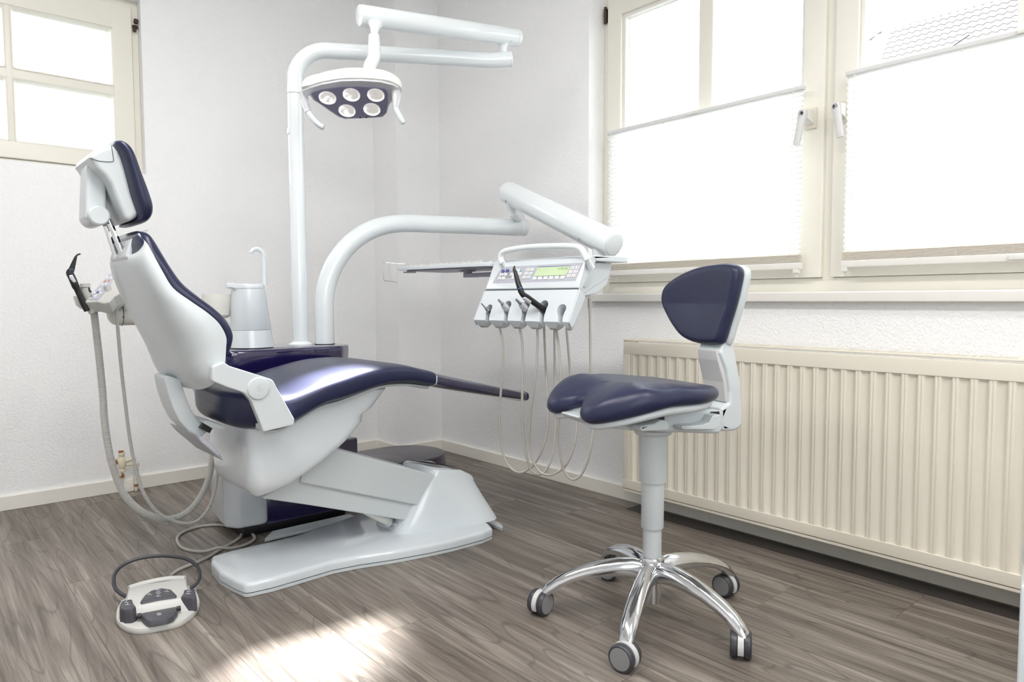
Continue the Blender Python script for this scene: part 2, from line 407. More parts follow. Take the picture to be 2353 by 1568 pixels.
# skirting boards
def skirt(name, a, b, n, h=0.06, t=0.014):
    a = V(a[0], a[1], 0); b = V(b[0], b[1], 0); n = V(n[0], n[1], 0); d = (b - a).normalized(); L = (b - a).length
    prof = [(0, 0.001), (t, 0.001), (t, h - 0.003), (t - 0.003, h), (0, h)]
    return MB().rings([[a + n * p + d * q + V(0, 0, z) for p, z in prof] for q in (0, L)]).build(name, SKIRT, kind='structure', smooth=False)
skirt('baseboard_back', (XL, YB), (XC, YB), (0, -1))
skirt('baseboard_corner_side', (XC, YC), (XC, YB - .014), (-1, 0))
skirt('baseboard_corner', (XC - .014, YC), (XW, YC), (0, -1))
skirt('baseboard_right', (XW, YC - .014), (XW, YF), (-1, 0))
skirt('baseboard_left', (XL, YF), (XL, YB), (1, 0))
MB().box((2.185, YF, 0.0002), (2.268, 1.80, 0.0016)).build('dark_strip_1', STRIP, kind='structure', smooth=False)  # thin dark strip laid on the floor below the radiator

# ------------------------------------------------------------------ the double window in the right wall
X0 = 2.395                                    # room face of the fixed frame
def bar(m, x0, x1, y0, y1, z0, z1, r=0.004): return m.box((x0, y0, z0), (x1, y1, z1), r)
win = thing('window_1', (X0, 1.05, WR[2]), None, None); win['kind'] = 'structure'
y0, y1, z0, z1 = WR
f = MB()
bar(f, X0, X0 + .09, y0, y0 + .045, z0, z1); bar(f, X0, X0 + .09, y1 - .038, y1, z0, z1)
bar(f, X0, X0 + .0895, y0 + .04, y1 - .034, z0, z0 + .048); bar(f, X0, X0 + .0895, y0 + .04, y1 - .034, z1 - .06, z1)
bar(f, X0 - .002, X0 + .088, 1.078, 1.118, z0 + .04, z1 - .05)
f.build('window_frame', CREAM, win)
def sash(ya, yb, za, zb, hinge_low):
    st = 0.075
    s = MB(); xs = X0 - 0.018
    bar(s, xs, X0 + .05, ya, ya + st, za, zb); bar(s, xs, X0 + .05, yb - st, yb, za, zb)
    bar(s, xs + .0005, X0 + .0495, ya + st - .005, yb - st + .005, za, za + .07); bar(s, xs + .0005, X0 + .0495, ya + st - .005, yb - st + .005, zb - .085, zb)
    so = s.build('sash', CREAM, win)
    # bead round the glass
    b = MB(); q = 0.014; ga, gb, gz, gt = ya + st, yb - st, za + .07, zb - .085
    bar(b, X0 - .004, X0 + .03, ga - .001, ga + q, gz, gt, .003); bar(b, X0 - .004, X0 + .03, gb - q, gb + .001, gz, gt, .003)
    bar(b, X0 - .0045, X0 + .0295, ga, gb, gz - .001, gz + q, .003); bar(b, X0 - .0045, X0 + .0295, ga, gb, gt - q, gt + .001, .003)
    b.build('glazing_bead', SILL, so)
    ym = (ya + yb) / 2
    mu = MB(); bar(mu, X0 + .004, X0 + .045, ym - .031, ym + .031, gz + q, gt - q, .005)
    mu.build('muntin', CREAM, so)
    for (p, r_) in ((ga + q, ym - .031), (ym + .031, gb - q)):
        MB().box((X0 + .02, p, gz + q), (X0 + .026, r_, gt - q)).build('pane', GLASS, so, smooth=False)
    return so
S1 = sash(1.116, 2.078, 0.921, 2.150, 1)
S2 = sash(0.022, 1.084, 0.921, 2.150, 0)
def window_handle(y, z, sash_, lean):
    """boxy lever: rose plate, neck, lock button, grip leaning away from the pane"""
    p = sash_; xs = X0 - 0.018
    h = MB(); h.box((xs - .008, y - .021, z - .035), (xs - .0005, y + .021, z + .035), .002)
    ho = h.build('handle_plate', PLEATS, p)
    n = MB(); n.rings([[V(X, y + a * w, z + b * q + dz) for a, b in ((-1, -1), (1, -1), (1, 1), (-1, 1))] for X, w, q, dz in ((xs - .008, .013, .022, .002), (xs - .05, .012, .015, .006))])
    no = n.build('handle_neck', CREAMP, ho)
    g = MB(); a = V(xs - .056, y, z + .022); d = (V(xs - .060, y + lean, z - .098) - a).normalized()
    sy = V(0, 1, 0); sx = d.cross(sy).normalized(); sy = sx.cross(d)
    R = []
    for t, w, th in ((0, .009, .007), (.004, .0125, .011), (.02, .0135, .011), (.05, .011, .008), (.11, .0105, .007), (.117, .010, .006)):
        c = a + d * t; R.append([c + sy * (w * p_) + sx * (th * q_) for p_, q_ in ((-1, -.6), (-.6, -1), (.6, -1), (1, -.6), (1, .6), (.6, 1), (-.6, 1), (-1, .6))])
    g.rings(R); g.build('handle_grip', RAILM, ho)
    l = MB().lathe([(.0, .014), (.003, .014), (.003, .0125), (.0085, .013), (.0085, -.001), (.0, -.001)], a + d * .014, (-1, 0, 0), 16); l.build('lock_button', CHROME, ho)
    MB().box((xs - .0745, y - .0015, a.z - .020), (xs - .0695, y + .0015, a.z - .010)).build('keyhole', BLACK, ho, smooth=False)
window_handle(1.160, 1.462, S1, .022)
window_handle(1.052, 1.462, S2, -.020)
sl = MB().slab(fil([(2.262, .838), (2.262, .870), (2.44, .874), (2.44, .838)], .004), y0 - .03, y1 + .002 - .03, .003, lambda u, v, z: V(u, v, z))
sl.build('window_sill', SILL, win)
hg = MB(); hg.lathe([(0, 0), (.007, 0), (.007, .02), (.005, .022), (.005, .024), (.0075, .026), (.0075, .05), (.005, .052), (.0065, .055), (.0065, .07), (0, .07)], (X0 - .012, 2.096, 2.052), (0, 0, 1), 12)
hg.box((X0 - .006, 2.078, 2.058), (X0 + .004, 2.096, 2.115)); hg.build('hinge', DARKH, win)

# pleated blinds in front of each sash
def blind(ya, yb, zr, label, ztop_cords):
    t = thing('pleated_blind', (X0 - .04, (ya + yb) / 2, 0.945), label, 'blind', 'pleated blinds on the window')
    xc = X0 - .054; sq = 0.020; n = 30
    zb = 1.000
    m = MB(); top = []; P = []
    for i in range(2 * n + 1):
        P.append((xc + (.008 if i % 2 else -.008), zr - .008 - (zr - .008 - zb) * i / (2 * n)))
    k = len(m.v)
    for (X, z) in P: m.v += [V(X, ya + .004, z), V(X, yb - .004, z)]
    for i in range(len(P) - 1): m.f.append((2 * i, 2 * i + 1, 2 * i + 3, 2 * i + 2))
    o = m.build('pleated_fabric', CLOTH, t, smooth=False)
    MB().box((xc - .011, ya, zr - .008), (xc + .011, yb, zr + .006), .002).build('top_rail', RAILM, t)
    MB().box((xc - .013, ya, 0.950), (xc + .013, yb, 0.973), .003).build('bottom_rail', SILL, t)
    st = MB()
    for q in range(7):
        st.box((xc - .012, ya + .002, .974 + q * .0037), (xc + .012, yb - .002, .9767 + q * .0037))
    st.build('folded_pleats', PLEATS, t, smooth=False)
    c = MB()
    for q in ztop_cords:
        yy = ya + (yb - ya) * q; c.rod((xc - .0105, yy, zr), (xc - .0105, yy, .975), .0007, 6)
        c.lathe([(0, -.004), (.003, -.002), (.003, .002), (0, .004)], (xc - .011, yy, zr - .014), (0, 0, 1), 8)
    c.build('cord', SILL, t)
    for yy in (ya + .012, yb - .012):
        MB().box((xc - .017, yy - .009, .936), (xc + .004, yy + .009, .950), .002).build('clamp', CREAMP, t)
        MB().box((xc - .012, yy - .001, .922), (xc + .002, yy + .001, .938)).build('tension_wire', RAILM, t, smooth=False)
    for yy in ((ya + yb) / 2,):
        MB().box((xc - .021, yy - .024, .954), (xc - .012, yy + .024, .968), .003).build('grip', CREAMP, t)
        MB().box((xc - .017, yy - .024, zr - .006), (xc - .011, yy + .024, zr + .006), .002).build('grip', CREAMP, t)
    return t
blind(1.168, 2.040, 1.563, 'white pleated blind half raised in left sash of wide window', (.04, .35, .66, .97))
blind(0.055, 1.028, 1.572, 'white pleated blind half raised in right sash of wide window', (.04, .35, .66, .97))

# ------------------------------------------------------------------ small high window in the back wall
w2 = thing('window_2', (0.378, 3.53, WB[2]), None, None); w2['kind'] = 'structure'
a0, a1, z0, z1 = WB; Y0 = 3.524
f = MB()
def bx(m, x0, x1, ya, yb, z0, z1, r=.004): return m.box((x0, ya, z0), (x1, yb, z1), r)
bx(f, a1 - .028, a1, Y0, Y0 + .08, z0, z1); bx(f, a0, a0 + .028, Y0, Y0 + .08, z0, z1)
bx(f, a0 + .02, a1 - .02, Y0 + .0005, Y0 + .0795, z0 - .004, z0 + .014); bx(f, a0 + .02, a1 - .02, Y0 + .0005, Y0 + .0795, z1 - .028, z1)
f.build('window_frame', CREAM, w2)
s = MB(); sy = Y0 - .016; ga, gb, gz0, gz1 = .004, .752, 1.502, 2.033
bx(s, gb + .004, a1 - .030, sy, Y0 + .04, z0 + .016, z1 - .03); bx(s, a0 + .030, ga - .004, sy, Y0 + .04, z0 + .016, z1 - .03)
bx(s, ga - .008, gb + .008, sy + .0005, Y0 + .0395, z0 + .016, gz0 - .004); bx(s, ga - .008, gb + .008, sy + .0005, Y0 + .0395, gz1 + .006, z1 - .03)
sso = s.build('sash', CREAM, w2)
mu = MB(); bx(mu, .369, .391, sy + .003, Y0 + .035, gz0 - .006, gz1 + .008); bx(mu, ga - .004, gb + .006, sy + .004, Y0 + .034, 1.752, 1.790)
mu.build('muntin', CREAM, sso)
for (pa, pb) in ((ga, .366), (.394, gb)):
    for (za, zb) in ((gz0, 1.748), (1.794, gz1)):
        b = MB(); o = [(pa - .006, za - .006), (pb + .006, za - .006), (pb + .006, zb + .006), (pa - .006, zb + .006)]
        rings = []
        for ins, yy in ((0, sy + .006), (0.001, sy + .000), (.006, sy + .002), (.010, sy + .012), (.012, Y0 + .02)):
            rings.append([V(u, yy, z) for u, z in fil([(pa - .006 + ins, za - .006 + ins), (pb + .006 - ins, za - .006 + ins), (pb + .006 - ins, zb + .006 - ins), (pa - .006 + ins, zb + .006 - ins)], .012, 4)])
        b.rings(rings, cap0=False, cap1=False); b.build('glazing_bead', CREAM, sso)
        MB().box((pa, Y0 + .012, za), (pb, Y0 + .017, zb)).build('pane', GLASS, sso, smooth=False)
hg = MB(); hx = a1 - .008
for q, (r_, h_) in enumerate(((.007, .018), (.005, .012), (.0085, .020))):
    hg.lathe([(0, 0), (r_, .001), (r_ * 1.1, h_ * .5), (r_, h_ - .001), (0, h_)], (hx - .010 + .003 * q, Y0 - .011, 2.045 + q * .0185), (0.1, 0, 1), 10)
hg.box((hx - .016, Y0 - .008, 2.062), (hx + .006, Y0 - .001, 2.075)); hg.build('hinge', DARKH, w2)

# unseen window behind the camera
w3 = thing('window_3', (-.1, YF, .9), None, None); w3['kind'] = 'structure'
f = MB(); b0, b1, z0, z1 = WF
for q in ((b0, b0 + .07, z0, z1), (b1 - .07, b1, z0, z1), (-.14, -.06, z0, z1), (b0, b1, z0, z0 + .07), (b0, b1, z1 - .07, z1)):
    f.box((q[0], YF - .2, q[2]), (q[1], YF - .14, q[3]))
f.build('window_frame', CREAM, w3, smooth=False)
MB().box((b0, YF - .175, z0), (b1, YF - .17, z1)).build('pane', GLASS, w3, smooth=False)
for i, (lx, ly) in enumerate(CEIL_FILL):  # fittings made up for the added fill lamps, out of view
    c = thing('added_ceiling_light', (lx, ly, ZC), ['added white ceiling fill light above the middle of the room', 'added white ceiling fill light nearest the room front right', 'added white ceiling fill light above the dental chair'][i], 'lamp', 'added ceiling fill lights')
    MB().box((lx - .16, ly - .60, ZC - .05), (lx + .16, ly + .60, ZC - .0005), .006).build('housing', SHELL, c)
    MB().box((lx - .14, ly - .58, ZC - .056), (lx + .14, ly + .58, ZC - .0505)).build('fill_diffuser', FILLPANEL, c, smooth=False)

# ------------------------------------------------------------------ outside: ground and the neighbour's tiled roof
MB().box((2.8, -25, -3.2), (60, 40, -3.0)).build('ground', GROUND, kind='structure', smooth=False)
MB().box((-20, 4.4, -3.2), (2.8, 40, -3.0)).build('ground', GROUND, kind='structure', smooth=False)
A = at(2050, 55, 14.0); B = hit(2250, 0, (0, 0, A.z), (0, 0, 1))
dr = (B - A); dr.z = 0; dr.normalize(); out = V(dr.y, -dr.x, 0)
if out.dot(CAM - A) < 0: out = -out
hs = thing('neighbour_house', (A.x, A.y, -3.0), 'neighbouring house with pale tiled hipped roof seen through the right window', 'building')
slope = V(out.x, out.y, -1.1).normalized(); cols, rows = 84, 38; tw, rh = .135, .175
rm = MB(); hipk = 0.9
for i in range(rows):
    for j in range(-int(i * rh * hipk / tw) - 1, cols):
        if j * tw < -i * rh * hipk - tw: continue
        base = A + dr * (j * tw) + slope * (i * rh); nrm = dr.cross(slope).normalized()
        if nrm.z < 0: nrm = -nrm
        pts = []
        for q in range(5):
            u = q / 4; hgt = .018 * math.sin(math.pi * 2 * u) 
            for (t, lift) in ((0, .0), (rh * 1.05, .013)):
                pts.append(base + dr * (u * tw) + slope * t + nrm * (hgt + lift))
        k0 = len(rm.v); rm.v += pts
        for q in range(4): rm.f.append((k0 + 2 * q, k0 + 2 * q + 2, k0 + 2 * q + 3, k0 + 2 * q + 1))
rm.build('roof_tiles', TILE, hs, kind='stuff')
rg = MB()
for j in range(0, 34): rg.tube([A + dr * (j * .33) + V(0, 0, .02), A + dr * (j * .33 + .36) + V(0, 0, .035)], .05, 8)
hipd = (slope * 1.0 - dr * hipk).normalized()
for j in range(0, 22): rg.tube([A + hipd * (j * .36) + V(0, 0, .02), A + hipd * (j * .36 + .39) + V(0, 0, .04)], .045, 8)
rg.build('ridge_tiles', TILE, hs, kind='stuff')
p0, p1 = at(2175, 116, 12.4), at(2228, 80, 12.1)
MB().rod(p0, p1, .012, 8).build('roof_cable', INK, hs)
# walls of the house below the roof, back slope
E1 = A + slope * (rows * rh) - dr * (rows * rh * hipk); 
wb = A + slope * (rows * rh - .5); b2 = A - out * 5
hw = MB(); ez = wb.z
c0 = A + out * (wb - A).dot(out) - dr * 4.5; c1 = c0 + dr * 15; c2 = c1 - out * 9; c3 = c0 - out * 9
hw.rings([[V(p.x, p.y, z) for p in (c0, c1, c2, c3)] for z in (-3.0, ez)]); hw.build('house_wall', RENDERW, hs, smooth=False)
bs = MB(); far = A - out * 5.5; bs.add([A, A + dr * 11, far + dr * 11 + V(0, 0, ez - A.z), far - dr * 4 + V(0, 0, ez - A.z)], [(0, 1, 2, 3)]); bs.build('rear_slope', TILE, hs, smooth=False)

# ------------------------------------------------------------------ radiator
RX, RB, RZ0, RZ1, RY0, RY1 = 2.180, 2.272, 0.078, 0.690, -0.16, 1.815
rd = thing('radiator', (2.23, .83, RZ0), 'long cream panel radiator with vertical ribs below the wide window', 'radiator')
pr = [] ; yy = RY1 - .03; pitch = 0.0435
# ribbed face: wide flats pressed in, narrow double ribs between
prof = []
while yy > RY0 + .04:
    prof += [(yy, .0085), (yy - .004, .0015), (yy - .0085, 0.0), (yy - .0115, .0035), (yy - .0145, 0.0), (yy - .019, .0015), (yy - .023, .0085), (yy - .039, .0085)]
    yy -= pitch
face = MB(); zt, zb = RZ1 - .062, RZ0 + .050
R = []
for (z, k_) in ((zb - .012, 0.0), (zb + .006, 1.0), (zt - .006, 1.0), (zt + .012, 0.0)):
    R.append([V(RX + .0015 + d * k_, y, z) for y, d in prof])
face.rings(R, closed=False, cap0=False, cap1=False)
face.build('front_panel', RADM, rd, ang=50)
fr_ = MB()
fr_.slab(fil([(RX, RZ1 - .012), (RX, RZ1 - .060), (RX + .012, RZ1 - .060), (RX + .012, RZ1 - .012)], .003), RY0, RY1, .001, lambda u, v, z: V(u, v, z))
fr_.slab(fil([(RX, RZ0 + .008), (RX, RZ0 + .046), (RX + .012, RZ0 + .046), (RX + .012, RZ0 + .008)], .003), RY0, RY1, .001, lambda u, v, z: V(u, v, z))
fr_.box((RX + .0005, RY1 - .032, RZ0 + .03), (RX + .011, RY1 - .001, RZ1 - .03), .003)
fr_.box((RX + .0005, RY0 + .001, RZ0 + .03), (RX + .011, RY0 + .05, RZ1 - .03), .003)
fr_.build('front_frame', RADM, rd)
bk = MB(); bk.box((RX + .012, RY0 + .01, RZ0 + .004), (RX + .03, RY1 - .012, RZ1 - .02)); bk.box((RB - .016, RY0 + .01, RZ0 + .004), (RB, RY1 - .012, RZ1 - .02)); bk.build('rear_panel', RADM, rd, smooth=False)
for ya_ in (RY1 - .004, RY0 - .002): MB().box((RX + .002, ya_, RZ0), (RB, ya_ + .006, RZ1), .001).build('side_cover', RADM, rd)
tg = MB(); tg.box((RX - .001, RY0, RZ1 - .007), (RX + .013, RY1, RZ1), .002); tg.box((RB - .012, RY0, RZ1 - .007), (RB, RY1, RZ1 - .001), .001)
y = RY1 - .02
while y > RY0 + .02:
    tg.box((RX + .010, y - .010, RZ1 - .005), (RB - .010, y, RZ1 - .0012)); tg.box((RX + .010, y - .024, RZ1 - .005), (RB - .010, y - .017, RZ1 - .0012))
    y -= .117
tg.build('top_grille', RADM, rd)
lw = MB(); lw.box((RX + .003, RY0 + .002, RZ0 - .004), (RX + .02, RY1 - .002, RZ0 + .006), .002); lw.build('bottom_rail', RADM, rd)
for yy in (1.55, .9, .1):
    MB().box((RB - .001, yy - .02, .12), (XW, yy + .02, .62)).build('wall_bracket', RADM, rd, smooth=False)

# ------------------------------------------------------------------ old radiator valve on the back wall
vt = thing('pipe_valve', (.74, 3.44, 0), 'old cream painted pipe valve with rusty ends at foot of back wall', 'valve')
VY = 3.425
def vp(x, y): return ony(x, y, VY)
MB().tube([vp(279, 1112), vp(279, 1082)], .0075, 12).build('pipe', OLDP, vt)
MB().lathe([(0, 0), (.0105, 0), (.0105, .010), (.008, .010), (.008, .018), (.0, .018)], vp(280, 1098), (0, 0, 1), 12).build('pipe_nut', RUST, vt)
MB().tube([vp(313, 1128), vp(312, 1068)], .0065, 12).build('pipe', OLDP, vt)
for yy in (1084, 1118): MB().lathe([(0, 0), (.0085, 0), (.0085, .011), (0, .011)], vp(313, yy), (0, 0, 1), 10).build('rust_ring', RUST, vt)
b = MB(); b.lathe([(0, -.002), (.013, 0), (.014, .006), (.011, .012), (.014, .018), (.0165, .03), (.016, .05), (.012, .062), (.009, .066), (.012, .07), (.012, .082), (.010, .086), (0, .086)], vp(281, 1084), (0, 0, 1), 16)
b.build('valve_body', OLDP, vt)
MB().lathe([(0, 0), (.0105, 0), (.0105, .007), (0, .008)], vp(278, 1040) + V(0, 0, .0), (0, 0, 1), 12).build('valve_cap', RUST, vt)
MB().lathe([(0, 0), (.011, 0), (.011, .012), (.009, .013), (.009, .02), (0, .02)], vp(268, 1062), (-1, 0, 0), 12).build('side_nut', RUST, vt)
b = MB(); b.tube([vp(270, 1062), vp(283, 1061)], .010, 12); b.tube(spl([vp(283, 1062), vp(297, 1057), vp(312, 1056)], 6), .0085, 12); b.tube([vp(285, 1068), vp(316, 1067)], .0065, 10)
b.lathe([(0, -.012), (.011, -.009), (.013, 0), (.011, .012), (0, .014)], vp(313, 1070), (0, 0, 1), 12); b.build('cross_pipe', OLDP, vt)
MB().box((vp(284, 1100).x, VY + .006, .0015), (vp(308, 1100).x, YB - .015, .056), .002).build('cover_plate', SKIRT, vt)

# ================================================================== dental chair
YCH = 2.12
ch = thing('dental_chair', (1.15, YCH, 0), 'white dental treatment chair with navy upholstery and long foot end', 'chair')
def sgp(c, p): return math.copysign(abs(c) ** p, c)
def stations(S, k=5):
    P = [Vector(s) for s in S]; m = len(P); out = []
    for i in range(m - 1):
        p0, p1, p2, p3 = P[max(i - 1, 0)], P[i], P[i + 1], P[min(i + 2, m - 1)]
        for j in range(k):
            t = j / k; out.append(0.5 * ((2 * p1) + (p2 - p0) * t + (2 * p0 - 5 * p1 + 4 * p2 - p3) * t * t + (3 * p1 - p0 - 3 * p2 + p3) * t ** 3))
    out.append(P[-1]); return out
def padloft(S, yc, ex=3.4, n=44, k=5, half=False, dish=0.0):
    """S: rows (front x, front z, back x, back z, half width); rounded sections across y"""
    m = MB(); R = []
    for s in stations(S, k):
        fx, fz, bx_, bz, hw = s; ring = []
        if not half:
            cx, cz = (fx + bx_) / 2, (fz + bz) / 2; dx, dz = (fx - bx_) / 2, (fz - bz) / 2
            for j in range(n):
                t = 2 * math.pi * j / n; a = sgp(math.cos(t), 2 / ex); b = sgp(math.sin(t), 2 / ex)
                bb = b - (dish * (1 - abs(a) ** 2) if b > 0 else 0)
                ring.append(V(cx + dx * bb, yc + hw * a, cz + dz * bb))
        else:
            for j in range(n):
                t = math.pi * j / (n - 1); a = sgp(math.cos(t), 2 / ex); b = abs(math.sin(t)) ** (2 / ex)
                ring.append(V(fx + (bx_ - fx) * b, yc + hw * a, fz + (bz - fz) * b))
        R.append(ring)
    return m.rings(R)
def st(rows, yc, f=0.97, bplane=None):
    out = []
    for (fx, fy, bx_, by, hw) in rows:
        p = ony(fx, fy, yc - hw * f); q = ony(bx_, by, (yc - hw * f) if bplane is None else bplane)
        out.append((p.x, p.z, q.x, q.z, hw))
    return out

# base plate on the floor
near = [onz(x, y, 0) for x, y in ((565.5, 1375), (627, 1361), (706, 1337.5), (765, 1320), (824.5, 1308), (903.6, 1296), (982.7, 1281), (1042, 1268), (1081, 1257.5), (1110, 1249.5))]
nr = [(p.x, p.y) for p in near] + [(1.555, 1.885), (1.575, 1.93)]
fr2_ = [(x, 2 * YCH - y) for x, y in reversed(nr)]
outl = nr + [(1.59, 2.02), (1.595, YCH), (1.59, 2.22)] + fr2_ + [(.700, 2.22), (.692, YCH), (.702, 2.04)]
base_o = fil(outl, .02, 3)
def rings_plan(o, lv, cx=1.15, cy=YCH):
    R = []
    for ins, z in lv:
        r = []
        m_ = len(o)
        for i in range(m_):
            a, b, c = Vector(o[i - 1]), Vector(o[i]), Vector(o[(i + 1) % m_])
            t = (c - a).normalized(); nn = Vector((-t.y, t.x)); 
            if nn.dot(Vector((cx, cy)) - b) < 0 and abs(nn.dot((Vector((cx, cy)) - b).normalized())) > .2: nn = -nn
            q = b + nn * ins; r.append(V(q.x, q.y, z))
        R.append(r)
    return R
area_ = sum(base_o[i][0] * base_o[(i + 1) % len(base_o)][1] - base_o[(i + 1) % len(base_o)][0] * base_o[i][1] for i in range(len(base_o)))
MB().rings(rings_plan(base_o, ((.0, .001), (.0, .0105)))).build('base_foot_rim', SHELL, ch)
MB().rings(rings_plan(base_o, ((.004, .0105), (.004, .0135)))).build('base_joint', GAP, ch)
MB().rings(rings_plan(base_o, ((-.001, .0135), (-.001, .030), (.0005, .036), (.004, .0405), (.010, .0430)))).build('base_plate', WHITE, ch)

# linkage cover at the foot end of the base
def plan_loft(bot, top, zb, ztop, n=9, name='', material=None, ease=2.2, capr=.02):
    R = []
    for i in range(n + 1):
        t = i / n; tt = t ** 1.15
        o = [(a[0] * (1 - tt) + b[0] * tt, a[1] * (1 - tt) + b[1] * tt) for a, b in zip(bot, top)]
        R.append([V(x, y, zb + (ztop(x) - capr - zb) * t) for x, y in o])
    cx = sum(p[0] for p in top) / len(top); cy = sum(p[1] for p in top) / len(top)
    for k_ in range(1, 6):
        a = math.pi / 2 * k_ / 5; sc_ = 1 - capr * (1 - math.cos(a)) * 7
        R.append([V(cx + (x - cx) * sc_, cy + (y - cy) * sc_, ztop(cx + (x - cx) * sc_) - capr + capr * math.sin(a)) for x, y in top])
    return MB().rings(R)
cb = s2([(1.275, 2.032), (1.42, 1.985), (1.575, 1.945), (1.64, 1.965), (1.668, 2.05), (1.670, YCH), (1.668, 2.19), (1.64, 2.275), (1.575, 2.295), (1.42, 2.255), (1.275, 2.208), (1.27, YCH)], 5)
ct = s2([(1.405, 2.040), (1.475, 2.015), (1.545, 2.015), (1.585, 2.030), (1.605, 2.07), (1.607, YCH), (1.605, 2.17), (1.585, 2.21), (1.545, 2.225), (1.475, 2.225), (1.385, 2.200), (1.39, YCH)], 5)
cover = plan_loft(cb, ct, .042, lambda x: .262 - max(0, (x - 1.36)) * .20 - max(0, x - 1.52) * .32)
co = cover.build('base_cover', WHITE, ch, ang=50)
MB().rings([[V(1.635 + .045 * math.cos(t) , YCH + .19 * math.sin(t), z) for t in [-math.pi / 2 + math.pi * i / 16 for i in range(17)]] for z in (.0015, .012)]).build('cover_foot', SHELL, co)
def hz(x): return .2675 - max(0, (x - 1.36)) * .20
MB().add([V(1.375, 2.165, hz(1.375)), V(1.45, 2.155, hz(1.45) + .0005), V(1.535, 2.060, hz(1.535) - .0005), V(1.445, 2.075, hz(1.445)), ], [(0, 1, 2, 3)]).build('cover_slot', GAP, co, smooth=False)

# lifting arms
def xzslab(pts, Yp, v0, v1, r, name, material, parent, fr_=.006, **kw):
    return MB().slab(fil(xz(pts, Yp), fr_), v0, v1, r, XYZ).build(name, material, parent, **kw)
xzslab([(762, 1030), (1003, 1093), (1040, 1130), (1000, 1172), (955, 1161), (690, 1110), (700, 1075)], 2.03, 2.03, 2.205, .005, 'upper_lift_arm', SHELL, ch)
xzslab([(600, 1146), (680, 1095), (990, 1150), (985, 1208), (935, 1197), (700, 1160)], 2.042, 2.042, 2.195, .004, 'lower_lift_arm', SHELL, ch)
a, b, c = ony(840, 1172, 2.10), ony(893, 1199, 2.10), ony(930, 1222, 2.10)
d = (b - a).normalized()
MB().rod(a, b, .016, 20, .003).build('lift_cylinder', CREAMP, ch)
MB().lathe([(0, 0), (.019, 0), (.019, .008), (.0, .008)], b - d * .006, d, 20).build('cylinder_collar', SHELL, ch)
MB().rod(b, c, .0105, 16).build('piston_rod', CHROME, ch)

# seat carrier
prof = [ony(x, y, 1.945) for x, y in ((896, 893), (868, 930), (840, 970), (805, 1013), (765, 1049), (726, 1080), (690, 1107), (650, 1129), (622, 1143))]
def rounded_rect(x0, x1, y0, y1, r, z, n=6):
    return [V(x, y, z) for x, y in fil([(x0, y0), (x1, y0), (x1, y1), (x0, y1)], r, n)]
R = []
lv = [(prof[8].z - .006, .768, prof[8].x - .006, .075), (prof[8].z - .002, .752, prof[8].x + .012, .05), (prof[8].z + .010, .742, prof[8].x + .035, .032), (prof[7].z + .008, .735, prof[7].x + .03, .024), (prof[6].z, .731, prof[6].x, .018)]
for i in (5, 4, 3, 2): lv.append((prof[i].z, .728, prof[i].x, .014 if i > 4 else .010))
lv.append((.492, .727, prof[2].x + (prof[1].x - prof[2].x) * .1, .010))
def xfront(z):
    for i in range(8):
        if prof[i + 1].z <= z <= prof[i].z:
            t = (z - prof[i + 1].z) / (prof[i].z - prof[i + 1].z); return prof[i + 1].x * (1 - t) + prof[i].x * t
    return prof[0].x
lv = [l for l in lv if l[0] <= .4925]
lv.sort()
for z in (.51, .53, .55, prof[0].z): lv.append((z, .727 + max(0, (z - .50)) * 4.9, xfront(z), .010))
for (z, xr, xf, ins) in lv:
    r_ = min(.05, (xf - xr) * .45)
    R.append(rounded_rect(xr, xf, 1.93 + ins, 2.31 - ins, r_, z))
MB().rings(R).build('seat_carrier', WHITE, ch, ang=50)

# seat upholstery: one long pad from the hips to the knees
rows = [(647, 905, 652, 972, .242), (700, 886, 703, 955, .245), (745, 872, 745, 942, .248), (790, 857, 790, 928, .248), (825, 846, 832, 914, .246), (860, 839, 870, 899, .243), (900, 836, 905, 889, .240), (943, 838, 950, 886, .237), (975, 845, 978, 889, .235), (1001, 851, 1001, 893, .233)]
S = st(rows, YCH)
rear = [(.668, .560, .668, .548, .07), (.672, .585, .675, .518, .12), (.690, .601, .693, .496, .175), (.722, .606, .725, .484, .215), (.765, .600, .765, .480, .236), (.82, .592, .815, .484, .243)]
S = [r for r in rear] + [s for s in S if s[0] > .87]
padloft(S, YCH, 3.9, 60, 6, dish=.08).build('seat_upholstery', NAVY, ch, ang=80)
a = padloft([(s[0], s[3] + .006, s[2], s[3] - .008, s[4] - .045) for s in S[4:]], YCH, 5, 36, 3).build('seat_pan', SHELL, ch)
rows = [(1001, 853, 1000, 892, .232), (1030, 860, 1030, 898, .222), (1080, 871, 1080, 906, .208), (1140, 884, 1140, 915, .190), (1195, 896, 1195, 922, .172), (1210, 900, 1210, 924, .163)]
S = st(rows, YCH)
padloft(S, YCH, 4.2, 48, 5).build('foot_cover', FOOTP, ch, ang=50)
s = S[0]; padloft([(s[0] - .002, s[1] + .0015, s[2] - .002, s[3] - .0015, s[4] + .0015), (s[0] + .0015, s[1] + .0012, s[2] + .0015, s[3] - .0015, s[4] + .0015)], YCH, 4, 48, 1).build('cover_seam', RAILM, ch)
s = S[-1]
padloft([(s[0], s[1] + .001, s[2], s[3] - .001, s[4] + .001), (s[0] + .008, s[1], s[2] + .008, s[3], s[4]), (s[0] + .016, s[1] - .006, s[2] + .016, s[3] + .004, s[4] - .012)], YCH, 4.2, 48, 3).build('foot_end_cap', NAVY, ch)

